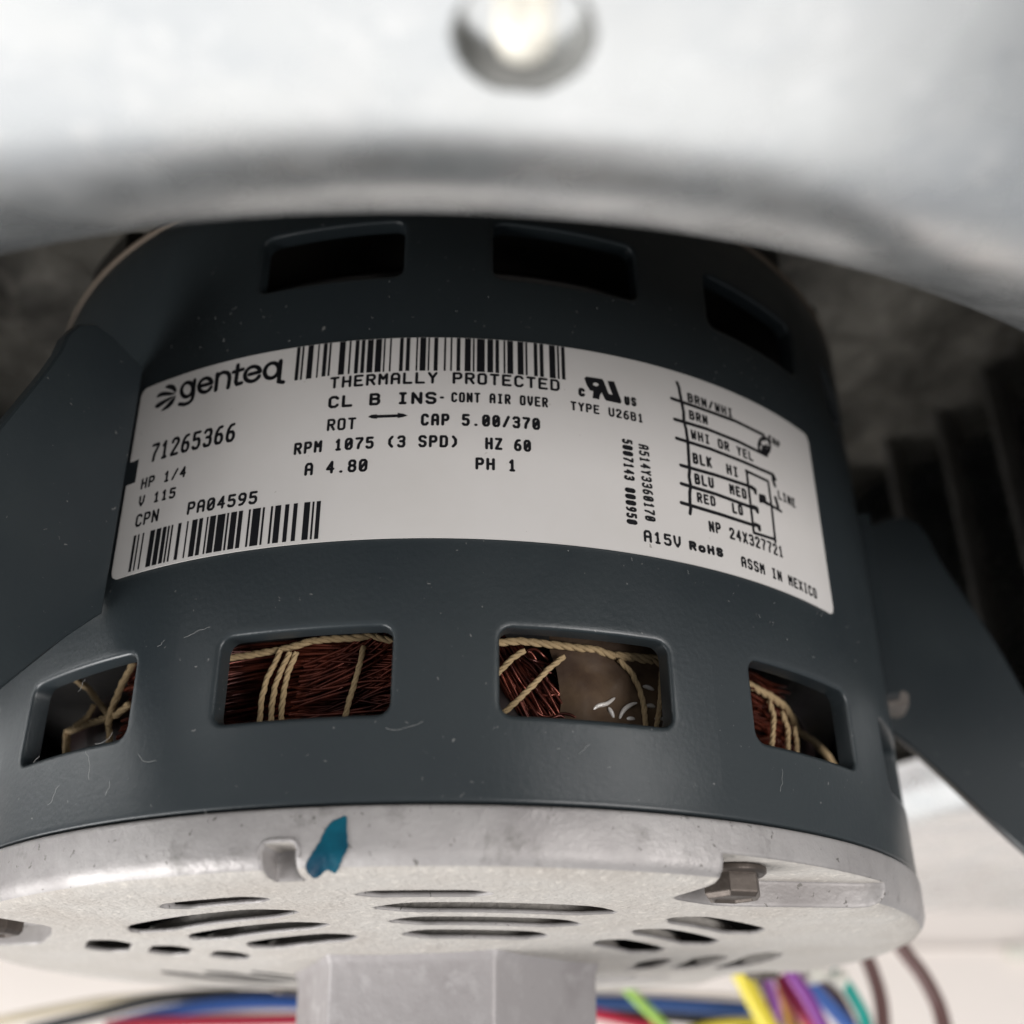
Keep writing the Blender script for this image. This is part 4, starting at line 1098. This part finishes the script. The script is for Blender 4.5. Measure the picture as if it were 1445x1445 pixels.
for p in me.polygons:
    if p.normal.z < -0.75 and p.center.z < (ZF + 0.02) * S:
        p.material_index = 1
    elif p.center.z > (ZF + 0.02) * S and p.normal.z < -0.7:
        p.material_index = 1
me.polygons.foreach_set('use_smooth', [True] * len(me.polygons))
me.set_sharp_from_angle(angle=math.radians(28))

# raised lip round the notch
V, F = [], []
pts = [cyl(a, z, 1.0015) for a, z in smooth_path([(a0_ - 0.004, -0.075), (a0_ - 0.004, -0.062), (a0_ + 0.002, -0.052), (a0_ + 0.010, -0.0488), (a1_ - 0.010, -0.0488), (a1_ - 0.002, -0.052), (a1_ + 0.004, -0.062), (a1_ + 0.004, -0.075)], 28)]
tube(pts, 0.0042, 8, lambda t: 0.3 + 0.7 * math.sin(PI * t) ** 0.5, V, F)
mesh_obj('notch_lip', V, F, M['alu'], endb)

# concentric ribs cast on the inside of the face, glimpsed through the slots
for rr in (0.375, 0.505, 0.625, 0.748):
    zr = ZF + (0.004 if rr > 0.7 else -0.001 if rr > 0.55 else -0.007 if rr > 0.45 else -0.012)
    V, F = lathe([(rr - 0.008, zr), (rr + 0.008, zr), (rr + 0.005, zr + 0.026), (rr - 0.005, zr + 0.026)], 120, closed=True)
    fix_normals(mesh_obj('rib', V, F, M['alu_dusty'], endb, angle=40))

# teal dye mark on the rim
c = Vector((sum(p[0] for p in PAINT_MARK) / len(PAINT_MARK), sum(p[1] for p in PAINT_MARK) / len(PAINT_MARK)))
loop = [p for p in smooth_path(PAINT_MARK + [PAINT_MARK[0]], 60)][:-1]
loop = [p + (p - c).normalized() * 0.0022 * noise.noise(Vector((p.x * 700, p.y * 700, 1))) for p in loop]
V, F = [], []
V.append(cyl(c.x, c.y, 1.0052))
for f_ in (0.35, 0.7, 1.0):
    for p in loop:
        q = c + (p - c) * f_
        rr = 1.0052
        if q.y < ZF + 0.03:
            t = min(1.0, (ZF + 0.03 - q.y) / 0.03)
            rr = 1.0052 - 0.022 * t * t
        V.append(cyl(q.x, q.y, rr))
m_ = len(loop)
for i in range(m_):
    j = (i + 1) % m_
    F.append((0, 1 + i, 1 + j))
    for g in range(2):
        F.append((1 + g * m_ + i, 1 + (g + 1) * m_ + i, 1 + (g + 1) * m_ + j, 1 + g * m_ + j))
mesh_obj('dye_mark', V, F, M['dye'], endb)


# flange bolts in the pockets
def bolt(deg, r):
    x, y = pol(r, deg)
    zc = -0.0535
    V, F = lathe([(0.0, -0.0), (0.052, -0.0), (0.0565, -0.003), (0.0565, -0.010), (0.052, -0.014), (0.0, -0.014)], 40)
    b = mesh_obj('bolt', V, F, M['bolt'], motor, angle=35)
    b.location = (x * S, y * S, zc * S)
    V, F = [], []
    rings = ((0.0, 0.048), (-0.030, 0.048), (-0.037, 0.042), (-0.038, 0.036), (-0.033, 0.031))
    for z, rr in rings:
        for i in range(6):
            a = PI / 3 * i + 0.22
            V.append((rr * math.cos(a), rr * math.sin(a), z - 0.012))
    for q in range(4):
        for i in range(6):
            j = (i + 1) % 6
            F.append((q * 6 + i, q * 6 + j, (q + 1) * 6 + j, (q + 1) * 6 + i))
    F.append(tuple(24 + i for i in range(6)))
    h = mesh_obj('bolt_head', V, F, M['bolt'], b, smooth=False)
    fix_normals(h)


for deg in (29.8, -64.0, 118.0, 208.0):
    bolt(deg, 0.915)

# hexagonal hub boss hanging from the face
hexr = 0.335
V, F = [], []
angs = [17 + 60 * i for i in range(6)]
lp = []
for i in range(6):
    p, q = pol(hexr, angs[i]), pol(hexr, angs[(i + 1) % 6])
    lp.append(p)
poly = rounded(lp, 0.008, 3)
for z, s in ((ZF + 0.02, 1.06), (ZF - 0.036, 1.0), (ZF - 0.045, 0.985), (-0.42, 0.97), (-0.43, 0.94)):
    for x, y in poly:
        V.append((x * s, y * s, z))
m_ = len(poly)
for g in range(4):
    for i in range(m_):
        j = (i + 1) % m_
        F.append((g * m_ + i, (g + 1) * m_ + i, (g + 1) * m_ + j, g * m_ + j))
F.append(tuple(4 * m_ + i for i in range(m_)))
hub = mesh_obj('hub_boss', V, F, M['alu_hub'], motor, angle=30)
fix_normals(hub)

# ---- mounting arms: upright blade, bend and flange on the shell
ARM = [(1.012, 0.36), (1.07, 0.30), (1.12, 0.24), (1.25, 0.085), (1.36, -0.02), (1.50, -0.05), (1.75, 0.08), (2.02, 0.27), (2.02, 0.405), (1.86, 0.405), (1.62, 0.30), (1.45, 0.25),
       (1.375, 0.30), (1.325, 0.42), (1.28, 0.56), (1.195, 0.775), (1.178, 0.845), (1.15, 0.885), (1.11, 0.895), (1.06, 0.88), (1.012, 0.86)]


def arm(deg):
    a = math.radians(deg)
    rad = Vector((math.sin(a), -math.cos(a), 0))
    tan = Vector((math.cos(a), math.sin(a), 0))
    pts = smooth_path(ARM[:-1] + [ARM[-1]], 70)
    V, F = [], []
    rings = [(-0.016, 0.004), (-0.012, 0.0), (0.012, 0.0), (0.016, 0.004)]
    n = len(pts)
    cen = Vector((sum(p.x for p in pts) / n, sum(p.y for p in pts) / n))
    for off, ins in rings:
        for i, p in enumerate(pts):
            T = (pts[(i + 1) % n] - pts[i - 1]).normalized()
            nrm = Vector((T.y, -T.x))
            q = p - nrm * ins
            V.append(tuple(rad * q.x + tan * (off - 0.0) + Vector((0, 0, q.y))))
    for g in range(3):
        for i in range(n):
            j = (i + 1) % n
            F.append((g * n + i, g * n + j, (g + 1) * n + j, (g + 1) * n + i))
    F.append(tuple(i for i in reversed(range(n))))
    F.append(tuple(3 * n + i for i in range(n)))
    o = mesh_obj('mounting_arm', V, F, M['paint'], motor, angle=40)
    fix_normals(o)
    # flange lying on the shell, on the side turned away from the print
    V, F = lathe([(1.0025, 0.40), (1.030, 0.40), (1.030, 0.84), (1.0025, 0.84)], 10, a - 0.15, a - 0.008, closed=True)
    f = mesh_obj('arm_flange', V, F, M['paint'], o, angle=40)
    fix_normals(f)
    V, F = [], []
    V, F = lathe([(1.0, 0.388), (1.038, 0.386), (1.05, 0.392), (1.052, 0.412), (1.044, 0.42), (1.0, 0.42)], 8, a - 0.10, a - 0.010, closed=True)
    fix_normals(mesh_obj('weld_bead', V, F, M['weld'], o, angle=50))


for deg in (-36.5, 80.0, 200.0):
    arm(deg)

# ================================================================== wires below and behind
for label, pts, r, colr in WIRES:
    P = smooth_path(pts, 40)
    # carry both ends on out of view so no end hangs in the air
    V, F = tube(P, r, 12)
    tag(mesh_obj('wire', V, F, wire_mat(colr), None), label, 'wire', 'wires under and behind the motor')
V, F = tube(smooth_path(WRAP, 16), 0.03, 12, lambda t: 0.8 + 0.3 * math.sin(t * 9))
mesh_obj('wrapped_end', V, F, M['foam'], bpy.data.objects['wire.018'])

# ================================================================== lint on the shell
V, F = [], []
rngl = random.Random(21)


def fibre(a, z, L, r=1.0035, curl=1.0, w=0.00024):
    th = rngl.uniform(0, 2 * PI)
    pts = []
    for i in range(9):
        pts.append(cyl(a, z, r + 0.003 * rngl.random()))
        th += curl * rngl.uniform(-0.6, 0.6)
        a += L / 8 * math.cos(th)
        z += L / 8 * math.sin(th)
        z = min(max(z, -0.06), 1.2)
    tube(smooth_path(pts, 16), w, 4, None, V, F)


for i in range(5):
    fibre(rngl.uniform(-0.75, 1.0), rngl.uniform(0.01, 0.12), rngl.uniform(0.015, 0.06), curl=0.6)
for i in range(9):
    fibre(rngl.uniform(-0.75, -0.35), rngl.uniform(-0.03, 0.3), rngl.uniform(0.015, 0.06), 1.005, curl=0.5)
for i in range(44):
    fibre(rngl.uniform(-0.6, 0.8), rngl.uniform(0.83, 0.95), rngl.uniform(0.0015, 0.004))
for i in range(14):
    fibre(rngl.uniform(-0.3, 0.9), rngl.uniform(0.3, 0.42), rngl.uniform(0.002, 0.010))
lint = mesh_obj('lint', V, F, M['lint'], None)
lint['kind'] = 'stuff'
tag(lint, 'fine pale lint fibres clinging to the dark motor shell', 'lint')
lint['kind'] = 'stuff'
